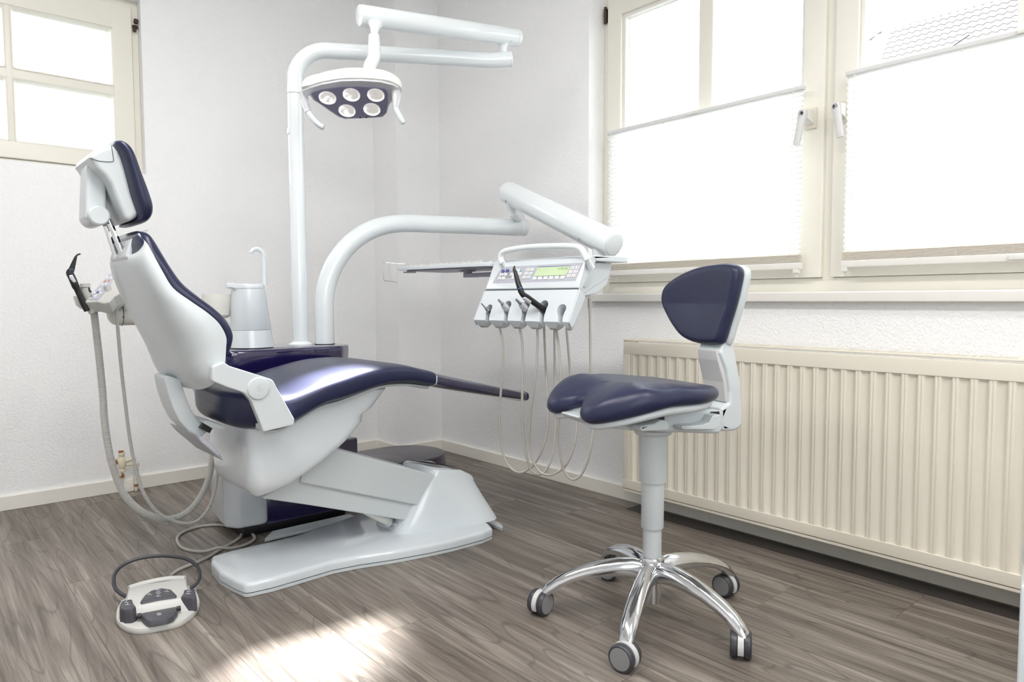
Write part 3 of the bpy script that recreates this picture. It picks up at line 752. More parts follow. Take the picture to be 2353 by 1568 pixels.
# backrest: hard shell and pad
back_px = [(322, 528, 315, 538, .115), (349, 532, 329, 547, .150), (366, 550, 340, 562, .168), (383, 576, 350, 582, .180), (406, 614, 373, 624, .195), (433, 648, 398, 663, .206), (467, 677, 440, 694, .22), (505, 706, 476, 719, .232), (532, 733, 503, 744, .238), (546, 763, 519, 774, .238), (543, 790, 519, 793, .235), (533, 812, 515, 812, .222), (521, 829, 512, 824, .20)]
S = st(back_px, YCH)
S = [(fx, fz, bx_ - (fx - bx_) * (.8 if i < 4 else .55), bz - (fz - bz) * (.8 if i < 4 else .55), hw) for i, (fx, fz, bx_, bz, hw) in enumerate(S)]
padloft(S, YCH, 2.9, 52, 6).build('back_upholstery', NAVY, ch, ang=80)
sh_px = [(320, 533, 317, 534, .095), (317, 537, 309, 541, .118), (324, 546, 287, 566, .142), (338, 560, 272, 590, .166), (350, 582, 262, 604, .180), (373, 624, 268, 632, .195), (398, 663, 286, 676, .206), (440, 694, 303, 712, .22), (476, 719, 325, 757, .232), (503, 744, 345, 796, .238), (519, 774, 358, 826, .24), (519, 800, 368, 848, .24), (517, 832, 382, 868, .24), (514, 850, 402, 884, .238)]
out_ = []
for (fx, fy, bx_, by, hw) in sh_px:
    p = ony(fx, fy, YCH - hw); q = ony(bx_, by, YCH + .06); out_.append((p.x, p.z, q.x, q.z, hw + .002))
padloft(out_, YCH, 3.1, 46, 5, half=True).build('back_shell', SHELL, ch, ang=60)
MB().slab(fil(xz([(296, 562), (306, 546), (318, 534), (340, 552), (345, 600), (300, 604), (288, 590)], 2.03), .008), 2.03, 2.21, .006, XYZ).build('shell_neck', SHELL, ch)
# side brackets that carry the back, with the round hinge caps
bpx = [(514, 832, 4), (526, 841, 8), (603, 865, 20), (626, 873, 16), (636, 893, 10), (676, 964, 8), (674, 977, 4), (604, 993, 6), (598, 975, 12), (577, 922, 26), (560, 903, 30), (520, 890, 20), (486, 876, 8), (488, 842, 8)]
def fpx(pts, Yp):
    q = xz(pts_only(pts), Yp); return fil([(q[i][0], q[i][1], pts[i][2] * .0011) for i in range(len(pts))], 0, 6)
def pts_only(p): return [(a[0], a[1]) for a in p]
bo = fpx(bpx, 1.862)
for (v0, v1) in ((1.858, 1.882), (2.358, 2.382)):
    MB().slab(bo, v0, v1, .0035, XYZ).build('hinge_bracket', SHELL, ch)
uo = xz([(598, 975), (674, 972), (676, 980), (604, 994)], 1.862)
MB().slab(fil([(uo[0][0] + .004, uo[0][1] - .004), (uo[1][0] - .004, uo[1][1] + .0), (uo[2][0] - .004, uo[2][1] + .002), (uo[3][0] + .004, uo[3][1] + .002)], .002), 1.880, 2.36, .001, XYZ).build('seat_crossbar', SHELL, ch)
hc = ony(593, 893, 1.858)
cap = MB().lathe([(0, 0), (.0300, 0), (.0300, .004), (.0285, .0062), (.026, .0068), (0, .0072)], hc + V(0, .001, 0), (0, -1, 0), 40).build('hinge_cap', SHELL, ch)
em = MB(); w = 2 * .0011
def stroke(pts):
    P_ = [hc + V(x * .001, -.0063, z * .001) for x, z in pts]; em.tube(P_, .0010, 6, flat=.7, updir=(0, 1, 0))
stroke([(-5, 7), (-3, -1), (0, -9)]); stroke([(-2, 9), (-1, 1), (0, -1), (4, -7)]); stroke([(-2, 9), (3, 2), (5, -6)]); stroke([(1, 10), (3.5, 5)]); stroke([(4, 11), (5, 4), (5, -6)])
stroke([(7.5 + 2.4 * math.cos(t), -1.5 + 2.4 * math.sin(t)) for t in [i * math.pi / 6 for i in range(13)]])
em.build('embossed_emblem', SHELL, cap)
MB().lathe([(0, 0), (.03, 0), (.03, .004), (.027, .0065), (0, .007)], V(hc.x, 2.381, hc.z), (0, 1, 0), 32).build('hinge_cap', SHELL, ch)
# recline bar behind the seat
lev = [(376, 860), (386, 905), (398, 940), (412, 968), (432, 990), (455, 1004), (466, 1004), (484, 984), (470, 976), (452, 962), (438, 940), (427, 910), (415, 872)]
MB().slab(fil(xz(lev, 2.05), .012), 2.05, 2.16, .004, XYZ).build('recline_bar', SHELL, ch)
fin = [(443, 995), (462, 1003), (484, 1018), (505, 1042), (517, 1064), (490, 1040), (463, 1018)]
MB().slab(fil(xz(fin, 1.99), .01), 1.99, 2.22, .004, XYZ).build('rear_fin', PANEL, ch)
MB().slab(xz([(461, 985), (470, 972), (489, 984), (482, 996)], 2.03), 2.03, 2.17, 0, XYZ).build('bar_clip', BLACK, ch)
MB().slab(xz([(465, 971), (476, 966), (520, 981), (512, 987), (490, 986)], 2.02), 2.02, 2.18, .001, XYZ).build('bar_cover', SHELL, ch)

# headrest
hp = [(258, 325, 257, 331, .07), (268, 320, 260, 334, .105), (286, 318.5, 268, 340, .125), (304, 329, 277, 349, .136), (318, 350, 285, 367, .140), (334, 392, 295, 404, .140), (352, 437, 306, 449, .140), (361, 467, 315, 478, .138), (359, 490, 318, 496, .13), (346, 507, 313, 506, .115), (326, 513.5, 304, 511, .085)]
padloft(st(hp, YCH), YCH, 2.9, 44, 6).build('headrest_pad', NAVY, ch, ang=80)
hsh = [(256, 332, 12), (277, 342, 14), (292, 392, 30), (304, 444, 30), (321, 490, 10), (314, 500, 8), (299, 509, 8), (287, 502, 14), (272, 468, 40), (255, 424, 30), (241, 405, 20), (222, 387, 30), (212, 370, 20), (205, 362, 6), (211, 349, 8), (230, 338, 16)]
MB().slab(fpx(hsh, 2.02), 2.02, 2.22, .012, XYZ, 5).build('headrest_shell', SHELL, ch)
sm = [(207, 364), (228, 370.5), (244, 372), (257, 372), (261, 370), (260, 360), (257, 340), (256, 334)]
so_ = [ony(x, y, 2.0195) for x, y in sm]; MB().tube([p + V(0, -.0003, 0) for p in so_], .0009, 6).build('headrest_seam', INK, ch)
MB().slab(fil(xz([(241, 405), (247, 404), (262, 426), (250, 424)], 2.05), .002), 2.05, 2.18, 0, XYZ).build('release_lever', BLACK, ch)
har = [(203, 368, 6), (216, 372, 10), (240, 398, 20), (244, 420, 40), (246, 478, 10), (251, 495, 12), (243, 513, 10), (222, 519, 14), (203, 512, 12), (196, 499, 10), (197, 453, 60), (200, 395, 60)]
MB().slab(fpx(har, 2.075), 2.075, 2.165, .009, XYZ).build('headrest_arm', SHELL, ch)
jc = ony(229, 495, 2.055)
MB().lathe([(0, 0), (.021, 0), (.0245, .003), (.0245, .120), (.021, .123), (0, .123)], jc, (0, 1, 0), 30).build('headrest_joint', SHELL, ch)
for (x0_, y0_, x1_, y1_, yy) in ((249, 505, 284, 590, 2.095), (240, 508, 268, 594, 2.145)):
    MB().rod(ony(x0_, y0_, yy), ony(x1_, y1_, yy), .0075, 18).build('headrest_rod', CHROME, ch)
c = ony(271, 480, 2.235); MB().lathe([(0, 0), (.018, 0), (.021, .004), (.021, .018), (.017, .022), (0, .023)], c, (0, 1, 0), 26).build('tilt_knob', SHELL, ch)
c = ony(287, 560, 2.22); MB().lathe([(0, 0), (.018, 0), (.024, .006), (.021, .018), (.012, .023), (0, .024)], c, (0, 1, 0), 26).build('height_knob', SILVER, ch)

# ================================================================== treatment unit with cup filler and spittoon
UY0, UY1 = 2.46, 2.80
un = thing('treatment_unit', (1.15, 2.63, 0), 'navy glossy treatment unit with white cup filler standing behind the dental chair', 'dental unit')
zt = onz(740, 797, 0); TZ = .672
topo = [(ony(515, 812, UY0).x - .02, UY0 + .02), (1.02, UY0), (1.285, UY0 + .005), (1.355, UY0 + .08), (1.372, 2.63), (1.35, 2.76), (1.28, UY1), (.95, UY1), (.90, 2.63)]
tf = fil(topo, .05, 6)
def plan_rings(o, lv):
    cx = sum(p[0] for p in o) / len(o); cy = sum(p[1] for p in o) / len(o)
    return [[V(cx + (x - cx) * s_, cy + (y - cy) * s_, z) for x, y in o] for s_, z in lv]
MB().rings(plan_rings(tf, ((.90, .50), (.985, .60), (1.0, .640), (1.0, .662), (.992, .670), (.975, TZ)))).build('top_deck', NGLOSS, un, ang=50)
bdo = fil([(.97, UY0 + .02), (1.25, UY0 + .01), (1.30, UY0 + .06), (1.30, UY1 - .06), (1.25, UY1 - .02), (.97, UY1 - .03)], .03, 5)
MB().rings(plan_rings(bdo, ((1, .035), (1, .20), (1.0, .55)))).build('lower_cabinet', NGLOSS, un, ang=50)
lc = MB(); lo = fil([(.845, UY0 + .06), (.875, UY0 + .01), (.985, UY0), (.985, UY1 - .03), (.87, UY1 - .05)], .03, 6)
lc.rings(plan_rings(lo, ((.9, .040), (.97, .043), (1, .052), (1, .30), (1, .50)))); lc.build('end_column', WHITE, un, ang=50)
MB().box((.90, UY0 + .03, .001), (1.30, UY1 - .05, .036), .004).build('plinth', BLACK, un)
MB().slab(fil([(.93, 2.388), (1.30, 2.388), (1.30, 2.456), (.99, 2.456)], .008), .002, .013, .002, lambda u, v, z: V(u, z, v)).build('bridge_plate', SHELL, un)
# low plum covers of the floor connection box
d1 = [(1.30, 2.60), (1.60, 2.60)]
def stadium(xa, xb, y, r, lv, n=14):
    o = [(xb + r * math.cos(t), y + r * math.sin(t)) for t in [-math.pi / 2 + math.pi * i / n for i in range(n + 1)]] + [(xa + r * .3 * math.cos(t), y + r * math.sin(t)) for t in [math.pi / 2 + math.pi * i / n for i in range(n + 1)]]
    return MB().rings(plan_rings(o, lv))
stadium(1.30, 1.66, 2.90, .15, ((1, .001), (1.0, .082), (.985, .088), (.96, .090))).build('floor_cover', DISC, un, ang=50)
stadium(1.30, 1.90, 2.99, .20, ((1, .001), (1.0, .070), (.99, .075), (.97, .077))).build('floor_cover', DISC, un, ang=50)
pz = ony(807, 1000, 2.72)
MB().box((1.28, 2.66, .03), (pz.x, 2.78, ony(807, 1008, 2.66).z), .01).build('supply_column', NGLOSS, un)
# cup filler tower
tb = 2.60; c0 = ony(577, 800, tb)
def half(px_, yy): return abs(ony(px_, yy, tb).x - c0.x)
cx = (ony(516, 800, tb).x + ony(638, 800, tb).x) / 2
Rw = []
def tower(levels, name, material, parent):
    R = []
    for z, ra, cxo in levels:
        R.append([V(cx + cxo + ra * math.cos(t) * 1.0, tb + ra * .95 * math.sin(t), z) for t in [2 * math.pi * i / 48 for i in range(48)]])
    return MB().rings(R).build(name, material, parent, ang=50)
zc = lambda x, y: ony(x, y, tb).z
rb, rm_, rt_ = .0800, .0735, .0575
z0_, z1_, z2_ = TZ + .004, zc(600, 757), zc(600, 664)
tower([(TZ - .001, rb - .004, 0), (TZ + .005, rb - .003, 0)], 'filler_base', BLACK, un)
tower([(z0_, rb, 0), (z1_ - .001, rm_, -.002)], 'filler_foot', WHITE, un)
tower([(z1_, rm_ - .001, -.002), (z1_ + .001, rm_ - .0005, -.002), (z2_ - .001, rt_ + .002, -.008)], 'filler_tower', WHITE, un)
zt_ = z2_ + .017
lid = MB(); R = []
for z, k_ in ((z2_, 1.0), (z2_ + .003, 1.01), (zt_ - .004, .985), (zt_, .95)):
    ring = []
    for i in range(48):
        t = 2 * math.pi * i / 48; r_ = rt_ * k_ * 1.02; x_ = r_ * math.cos(t); y_ = r_ * .95 * math.sin(t)
        if x_ < 0: x_ *= 1 + .36 * (abs(math.cos(t)) ** 6)
        ring.append(V(cx - .008 + x_, tb + y_, z + (.004 if x_ < -rt_ * 1.02 else 0)))
    R.append(ring)
lid.rings(R).build('filler_lid', WHITE, un, ang=50)
sp = spl([ony(x, y, tb) for x, y in ((609, 655), (608, 620), (607, 598), (603, 581), (593, 573), (583, 574), (576, 582))], 6)
MB().tube(sp, [.0085] * (len(sp) - 10) + [.0085 - .0002 * i for i in range(10)], 14, flat=.55, updir=(0, 1, 0)).build('cup_filler_spout', WHITE, un)
# spittoon bowl, half hidden by the tower
sc0 = ony(494, 700, 2.66)
MB().lathe([(0, 0), (.03, 0), (.045, .012), (.052, .045), (.056, .075), (.057, .088), (.054, .088), (.050, .074), (.04, .03), (0, .02)], (sc0.x + .012, 2.66, zc(500, 676) - .088), (0, 0, 1), 32).build('spittoon_bowl', CREAMP, un)
MB().lathe([(0, 0), (.03, 0), (.026, .05), (.03, .12), (0, .12)], (sc0.x + .012, 2.66, TZ - .07), (0, 0, 1), 20).build('bowl_stem', CREAMP, un)

# ================================================================== operating lamp: pole, two arms, head
PP = (1.185, 2.615)
lp = thing('operating_lamp', (PP[0], PP[1], TZ), 'white operating lamp hanging from tall curved tube with lit five-spot head', 'lamp')
pr_ = .0305; AZ = ony(740, 120, 2.58).z
E1 = onz(1172, 141, AZ)
dirp = V(E1.x - PP[0], E1.y - PP[1], 0).normalized()
Lh = (V(E1.x, E1.y, 0) - V(PP[0], PP[1], 0)).length
path = [V(PP[0], PP[1], TZ + .001), V(PP[0], PP[1], AZ - .16)]
for i in range(1, 9):
    t = math.pi / 2 * i / 9; path.append(V(PP[0], PP[1], AZ - .12) + dirp * .12 * (1 - math.cos(t)) + V(0, 0, .12 * math.sin(t)))
path += [V(PP[0], PP[1], AZ) + dirp * .12, V(PP[0], PP[1], AZ) + dirp * (Lh * .5), V(PP[0], PP[1], AZ) + dirp * (Lh - .16)]
side = V(-dirp.y, dirp.x, 0)
tip = V(E1.x, E1.y, AZ + .008)
path2 = spl(path[-1:] + [V(PP[0], PP[1], AZ) + dirp * (Lh - .08) , tip], 6)
MB().tube(path[:-1] + path2, pr_, 28).build('pole', LACQ, lp)
MB().lathe([(0, 0), (.048, 0), (.048, .006), (.036, .012), (.031, .016), (0, .016)], (PP[0], PP[1], TZ), (0, 0, 1), 32).build('pole_collar', LACQ, lp)
sj = ony(676, 217, PP[1]).z
MB().lathe([(.0308, 0), (.0311, .0005), (.0311, .001), (.0308, .0015)], (PP[0], PP[1], sj), (0, 0, 1), 28).build('pole_seam', INK, lp)
pk = ony(668, 302, PP[1]); MB().box((PP[0] - .034, PP[1] - .010, pk.z - .012), (PP[0] - .026, PP[1] + .010, pk.z + .012), .003).build('pole_button', LACQ, lp)
ed = (tip - path2[-4]).normalized()
MB().lathe([(0, 0), (pr_ + .001, 0), (pr_ + .001, .004), (pr_ - .003, .007), (0, .0075)], tip, (ed), 28).build('arm_cap', LACQ, lp)
# joint to the second arm
P2a = at(1172, 84, (V(*tip) - CAM).dot(_fw)); P2b = at(845, 38, 2.50)
ax = (P2b - P2a).normalized()
jt = tip - ed * .028; 
MB().lathe([(0, -.02), (.015, -.02), (.015, .03), (.019, .042), (.027, .052), (.027, .062), (0, .062)], V(jt.x, jt.y, tip.z + .012), (0, 0, 1), 24).build('elbow_joint', LACQ, lp)
s0, s1 = P2a - ax * .045, P2b + ax * .035
r0, r1 = .0345, .0375
arm2 = MB().tube([s0 , s0 + ax * .004, s0 + ax * .012, s1 - ax * .010, s1 - ax * .003, s1], [r0 - .007, r0 - .002, r0, r1, r1 - .002, r1 - .007], 32)
arm2.build('spring_arm', LACQ, lp)
for (p, r_) in ((s0 + ax * .02, r0), (s1 - ax * .018, r1)): MB().tube([p, p + ax * .0012], r_ + .0004, 32).build('arm_seam', RAILM, lp)
n_ = (CAM - P2b).normalized(); n_ = (n_ - ax * n_.dot(ax)).normalized(); vd = (V(0, 0, -1) - ax * V(0, 0, -1).dot(ax)).normalized()
for (fx, r_) in ((at(864, 50, 2.50), r1), (at(1180, 97, 2.8), r0)):
    t = (fx - P2b).dot(ax); q = P2b + ax * t; dd = (n_ * .8 + vd * .6).normalized()
    MB().lathe([(0, 0), (.0045, 0), (.0045, .0015), (0, .0015)], q + dd * (r_ - .0005), dd, 16).build('screw_cap', RAILM, lp)
# drop link to the head
dq = at(860, 66, 2.47)
dl = [at(862, 58, 2.49), at(861, 74, 2.485)]
MB().tube([at(862, 52, 2.49), at(862, 58, 2.49), at(861, 66, 2.488), at(860, 78, 2.485)], [.026, .0255, .016, .0125], 24).build('drop_joint', LACQ, lp)
MB().tube([at(860, 76, 2.485), at(860, 80, 2.485), at(860, 84, 2.485), at(860, 116, 2.475)], [.0125, .0175, .0215, .0225], 24).build('drop_tube', LACQ, lp)
dt = spl([at(860, 114, 2.475), at(860, 128, 2.472), at(856, 140, 2.47), at(850, 152, 2.46), at(847, 170, 2.46)], 5)
MB().tube(dt, .0222, 24).build('drop_elbow', LACQ, lp)
# head
PAT = V(.73, 1.62, 0)
LC = at(812, 232, 2.47); ln = (PAT - LC).normalized()
def onl(x, y, off=0.0): return hit(x, y, LC - ln * off, ln)
lu = (onl(880, 215) - onl(740, 215)).normalized(); lv_ = ln.cross(lu)
def lam(pts, off=0.0): return [((onl(x, y, off) - LC).dot(lu), (onl(x, y, off) - LC).dot(lv_)) for x, y in pts]
def LT(u, v, z): return LC + lu * u + lv_ * z - ln * v       # v grows away from the floor
c3 = lambda L: [(x / 6.723 + 650, y / 6.723 + 140) for x, y in L]
hb = c3([(295, 470), (430, 415), (600, 365), (900, 312), (1200, 305), (1500, 325), (1700, 372), (1790, 420), (1690, 600), (1640, 700), (1610, 810), (1545, 872), (1400, 885), (960, 905), (860, 872), (700, 765), (560, 665), (470, 612), (420, 540), (330, 560)])
hbo = fil(lam(hb), .006, 3)
head = MB().slab(hbo, .0, .012, .003, LT, 3).build('lens_housing', SILVER, lp)
po = fil(lam(c3([(430, 498), (600, 440), (900, 396), (1200, 390), (1500, 405), (1595, 432), (1622, 500), (1625, 640), (1590, 795), (1510, 860), (960, 880), (880, 855), (500, 600)])), .006, 3)
pan = MB().slab(po, -.0025, .004, .001, LT, 2).build('lens_panel', LPANEL, lp)
for (x, y) in ((691, 560), (1060, 512), (1437, 517), (993, 758), (1375, 738)):
    p = onl(x / 6.723 + 650, y / 6.723 + 140)
    o = MB().lathe([(.0275, 0), (.0300, -.0005), (.0300, .003), (.0275, .0035), (.0250, .0005), (.013, -.016), (.007, -.018), (0, -.018)], p + ln * .003, ln, 36).build('spot', REFL, lp)
    MB().lathe([(0, 0), (.0075, .001), (.0075, .003), (0, .006)], p - ln * .014, ln, 20).build('led', BULB, o)
for x, y in ((1197, 866), (1290, 862)):
    p = onl(x / 6.723 + 650, y / 6.723 + 140); MB().lathe([(0, 0), (.0028, 0), (.0028, .004), (0, .004)], p + ln * .0005, ln, 14).build('sensor', BLACK, lp)
# domed top shell
tp = c3([(285, 440), (430, 400), (600, 350), (900, 300), (1200, 292), (1500, 312), (1700, 356), (1830, 450), (1800, 560), (1640, 700), (1500, 780), (960, 800), (760, 690), (560, 600), (400, 540)])
to = lam(tp); to = [(p.x, p.y) for p in spl([Vector((a, b)) for a, b in to], 4, True)]
tcu = sum(p[0] for p in to) / len(to); tcv = sum(p[1] for p in to) / len(to)
R = []
for i, (s_, h_) in enumerate(((1.0, .009), (1.005, .020), (.995, .036), (.95, .052), (.84, .066), (.64, .075), (.35, .080), (.1, .081))):
    R.append([LT(tcu + (u - tcu) * s_, h_, tcv + (z - tcv) * s_) for u, z in to])
MB().rings(R).build('head_shell', CREAMP, lp, ang=60)
# side handles
def dl_(x, y, d): return at(x / 6.723 + 650, y / 6.723 + 140, d)
lbk = [dl_(330, 455, 2.49), dl_(325, 540, 2.475), dl_(335, 620, 2.46), dl_(358, 700, 2.445), dl_(385, 770, 2.43), dl_(395, 800, 2.425)]
o = MB().tube(spl(lbk, 4), [.0105, .0125, .0135, .0140, .0142, .0142, .0142, .014, .014, .0135, .013, .013, .0125, .012, .012, .0115, .011, .011, .010, .010, .0085][:len(spl(lbk, 4))], 16, updir=(0, 1, 0)).build('handle_bracket', SILVER, lp)
g = spl([dl_(390, 790, 2.43), dl_(440, 860, 2.42), (dl_(510, 945, 2.41)), dl_(590, 1010, 2.41), dl_(640, 1030, 2.41)], 5)
MB().tube(g, [.0098] * (len(g) - 2) + [.009, .004], 16).build('handle_grip', SHELL, lp)
rbk = [dl_(1730, 400, 2.45), dl_(1750, 500, 2.44), dl_(1755, 600, 2.43), dl_(1745, 690, 2.42), dl_(1742, 735, 2.415)]
rp = spl(rbk, 4); MB().tube(rp, [.013 + .0035 * math.sin(math.pi * min(1, i / 10)) - (.0045 * max(0, i - 9) / 7) for i in range(len(rp))], 16, updir=(0, 1, 0)).build('handle_bracket', SILVER, lp)
g = spl([dl_(1735, 720, 2.42), dl_(1780, 810, 2.41), dl_(1830, 900, 2.40), dl_(1868, 975, 2.40)], 5)
MB().tube(g, [.0100] * (len(g) - 2) + [.009, .004], 16).build('handle_grip', SHELL, lp)
ld = bpy.data.lights.new('operating_lamp_beam', 'SPOT'); ld.energy = 820; ld.spot_size = math.radians(18.5); ld.spot_blend = 0.8; ld.shadow_soft_size = 0.085; ld.color = (1, .985, .96)
lo_ = bpy.data.objects.new('operating_lamp_beam', ld); COL.objects.link(lo_); lo_.location = LC + ln * .012; lo_.rotation_euler = ln.to_track_quat('-Z', 'Y').to_euler()

# ================================================================== instrument console on its own arm
AA = V(math.cos(math.radians(96.6)), math.sin(math.radians(96.6)), 0); BB = V(AA.y, -AA.x, 0)
PR = at(1347, 598, 2.2)
cs = thing('instrument_console', (1.285, 2.61, TZ), 'white instrument console with green display hanging from thick swivelling arm tubes', 'console')
def sid(x, y, a=0.0): p = hit(x, y, PR + AA * a, AA); return ((p - PR).dot(BB), p.z)
def CT(u, v, z): return V(PR.x, PR.y, 0) + BB * u + AA * v + V(0, 0, z)
pb_ = sid(1306, 741); S_ = (BB * pb_[0] + V(0, 0, pb_[1] - PR.z)); SL = S_.length; S_.normalize(); NF = AA.cross(S_).normalized()
if NF.dot(CAM - PR) < 0: NF = -NF
def fc(x, y, off=0.0): p = hit(x, y, PR + NF * off, NF); return ((p - PR).dot(AA), (p - PR).dot(S_))
def FP(a, s, off=0.0): return PR + AA * a + S_ * s + NF * off
def FT(u, v, z): return FP(u, z, -v)              # v grows inwards
W_ = .402
# thick arm tube rising from the unit
BP = V(1.285, 2.61, 0); r_ = .0378
E2 = onz(1196, 523, 1.178); dirp = V(E2.x - BP.x, E2.y - BP.y, 0).normalized(); pn = V(-dirp.y, dirp.x, 0)
cl = [hit(x, y, BP, pn) for x, y in ((744, 730), (745, 690), (752, 648), (770, 605), (800, 565), (838, 536), (880, 519), (930, 513), (1000, 515.5), (1090, 519), (1150, 521.5), (1190, 523))]
cl = [V(BP.x, BP.y, TZ + .001), V(BP.x, BP.y, cl[0].z - .05)] + [V(BP.x, BP.y, cl[0].z)] + cl[1:]
P_ = resample(spl(cl, 8), .02)
MB().tube(P_, r_, 30).build('arm_tube', LACQ, cs)
MB().lathe([(0, 0), (r_ + .002, 0), (r_ + .002, .003), (0, .003)], BP + V(0, 0, TZ), (0, 0, 1), 30).build('tube_collar', GAP, cs)
e_ = (P_[-1] - P_[-2]).normalized()
MB().tube([P_[-1], P_[-1] + e_ * .034, P_[-1] + e_ * .038, P_[-1] + e_ * .040], [r_ + .0012, r_ + .0012, r_, r_ - .004], 30).build('arm_end_cap', LACQ, cs)
MB().tube([P_[-1] - e_ * .10 + V(0, 0, -.0035), P_[-1] - e_ * .0 + V(0, 0, -.0035)], [.0345, .0362], 24).build('arm_cover', LACQ, cs)
ej = P_[-1] + e_ * .004
QL = at(1174, 444, 3.04); QR = at(1393, 553, 2.58); ax = (QR - QL).normalized()
MB().tube([ej + V(0, 0, .02), ej + V(0, 0, .045), at(1178, 488, 3.06), at(1178, 462, 3.05)], [.034, .027, .020, .021], 24).build('arm_joint', LACQ, cs)
def oval(path, radii, drop, n=32):
    R = []
    for p, r in zip(path, radii):
        side = ax.cross(V(0, 0, 1)).normalized(); upv = side.cross(ax).normalized(); ring = []
        for j in range(n):
            t = 2 * math.pi * j / n; x_, z_ = math.cos(t) * r, math.sin(t) * r
            if z_ < -.1 * r: z_ = z_ * 1.0 - drop * r * min(1, (-z_ / r - .1) * 2.2); x_ *= .90 if z_ < -.8 * r else .97
            ring.append(p + side * x_ + upv * z_)
        R.append(ring)
    return MB().rings(R)
pa, pb2 = QL - ax * .055, QR + ax * .045
pp = [pa, pa + ax * .006, pa + ax * .018, pa + ax * .035, pa + ax * .06, pb2 - ax * .012, pb2 - ax * .003, pb2]
oval(pp, [.016, .030, .041, .046, .0475, .0485, .046, .041], .10).build('spring_arm', LACQ, cs)
MB().tube([pb2 - ax * .004, pb2 + ax * .003, pb2 + ax * .0045], [.040, .040, .037], 32).build('arm_cap', LACQ, cs)
side = ax.cross(V(0, 0, 1)).normalized()
if side.dot(CAM - QL) < 0: side = -side
upv = side.cross(ax); upv = -upv if upv.z < 0 else upv
for t in (.03, (QR - QL).length - .10):
    c_ = QL + ax * t + side * .0395 - upv * .031; MB().lathe([(0, 0), (.0055, 0), (.0055, .0016), (.003, .0016), (.003, .001), (0, .001)], c_ , side, 16).build('arm_screw', STEEL, cs)
tj = QR - upv * .03 - ax * .02
MB().tube([QR - ax * .02, tj, V(tj.x, tj.y, sid(1400, 592)[1] - .002)], [.030, .031, .030], 28).build('console_joint', LACQ, cs)

# body of the console
shelf_z = sid(1400, 588)[1]
up_ = [sid(1328, 662.5), sid(1346, 600), sid(1353, 589), sid(1362, 588), sid(1371, 600), sid(1337, 667)]
MB().slab(fil([(p[0], p[1], .006) for p in up_], .006), .0, W_, .004, CT).build('upper_housing', WHITE, cs)
mid = [sid(1340, 620), sid(1371, 601), sid(1425, 604), sid(1413, 654), sid(1386, 676), sid(1345, 684), sid(1334, 668)]
MB().slab(fil([(p[0] + .001, p[1]) for p in mid], .008), .030, W_ - .03, .004, CT).build('rear_housing', WHITE, cs)
lowb = [sid(1345, 684), sid(1386, 684), sid(1386, 674), sid(1345, 676)]
MB().slab(lowb, .05, .20, .002, CT).build('rear_foot', SHELL, cs)
shf = [sid(1362, 587), sid(1443, 590), sid(1443, 604), sid(1371, 600)]
MB().slab(fil(shf, .003), .0005, W_ - .05, .003, CT).build('top_shelf', WHITE, cs)
c_ = sid(1362, 640); c_ = CT(c_[0], .0295, c_[1]); MB().lathe([(0, 0), (.030, 0), (.030, .002), (.0285, .003), (0, .003)], c_, -AA, 36).build('side_disc', WHITE, cs)
s1, s2_ = sid(1345, 684), sid(1416, 640)
MB().tube([CT(s1[0] + .01, .0298, s1[1] + .004), CT(s2_[0], .0298, s2_[1] + .006)], .0008, 6).build('side_seam', PANEL, cs)
# lower front with five keyhole holders
seam = fc(1329, 664)[1] + .001; bot = SL
hol = [(1123.6, 708.5, .0135), (1165.5, 702, .0165), (1208, 702, .0165), (1249, 702, .0175), (1289.5, 711, .0175)]
ctr = [(fc(x, y), r) for x, y, r in hol]
a0_, a1_ = 0.0, W_ + .006
o = [(a0_, seam), (a0_, bot)]
bots = [(1118, 1), (1161, 1), (1201, 1), (1243.8, 1), (1287.5, 1)]
items = sorted([(c[0], c[1], r, fc(bx_, 739)[0]) for (c, r), (bx_, _) in zip(ctr, bots)])
for (ca, cs_, r, ba) in items:            # from the right end (a = 0) to the left
    hw = .0085
    o.append((ba - hw, bot)); o.append((ca - r * .80, cs_ + r * 1.05))
    for k_ in range(13):
        t = math.radians(150 - 300 + k_ * 25 - 0) ; t = math.radians(215 - 0) if False else math.radians(-215 + k_ * (250 / 12)) 
        o.append((ca + r * math.cos(math.radians(145 + k_ * (250 / 12))), cs_ + r * 1.0 * math.sin(math.radians(145 + k_ * (250 / 12)))))
    o.append((ca + r * .80, cs_ + r * 1.05)); o.append((ba + hw, bot))
o += [(a1_, bot), (a1_ - .004, seam)]
# clean ordering: the circle points must run from the low-a side over the top to the high-a side
oo = []; 
o2 = [(a0_, seam), (a0_, bot)]
for (ca, cs_, r, ba) in items:
    hw = .0085
    o2 += [(ba - hw, bot), (ba - hw * 1.05 + (ca - ba) * .5, (bot + cs_) / 2 + .006)]
    for k_ in range(13):
        t = math.radians(150 + k_ * 20)   # 150..390 degrees, s axis points down
        o2.append((ca + r * math.cos(t), cs_ + r * math.sin(t)))
    o2 += [(ba + hw * 1.05 + (ca - ba) * .5, (bot + cs_) / 2 + .006), (ba + hw, bot)]
o2 += [(a1_, bot), (a1_ - .004, seam)]
MB().slab(o2, .0, .034, .0016, FT, 3).build('holder_front', WHITE, cs, ang=45)
MB().slab([(a0_ + .003, seam + .02), (a0_ + .003, bot - .008), (a1_ - .004, bot - .008), (a1_ - .006, seam + .02)], .0345, .0385, .0005, FT, 2).build('holder_back', PANEL, cs)
# side cheek and rear of the lower block
sd_ = [sid(1330, 664), sid(1343, 682), sid(1334, 706), sid(1330, 716), sid(1312, 755), sid(1306, 741)]
MB().slab(sd_, -.0045, -.0005, .001, CT).build('side_cheek', WHITE, cs)
MB().slab(sd_, W_ + .0065, W_ + .010, .001, CT).build('side_cheek', WHITE, cs)
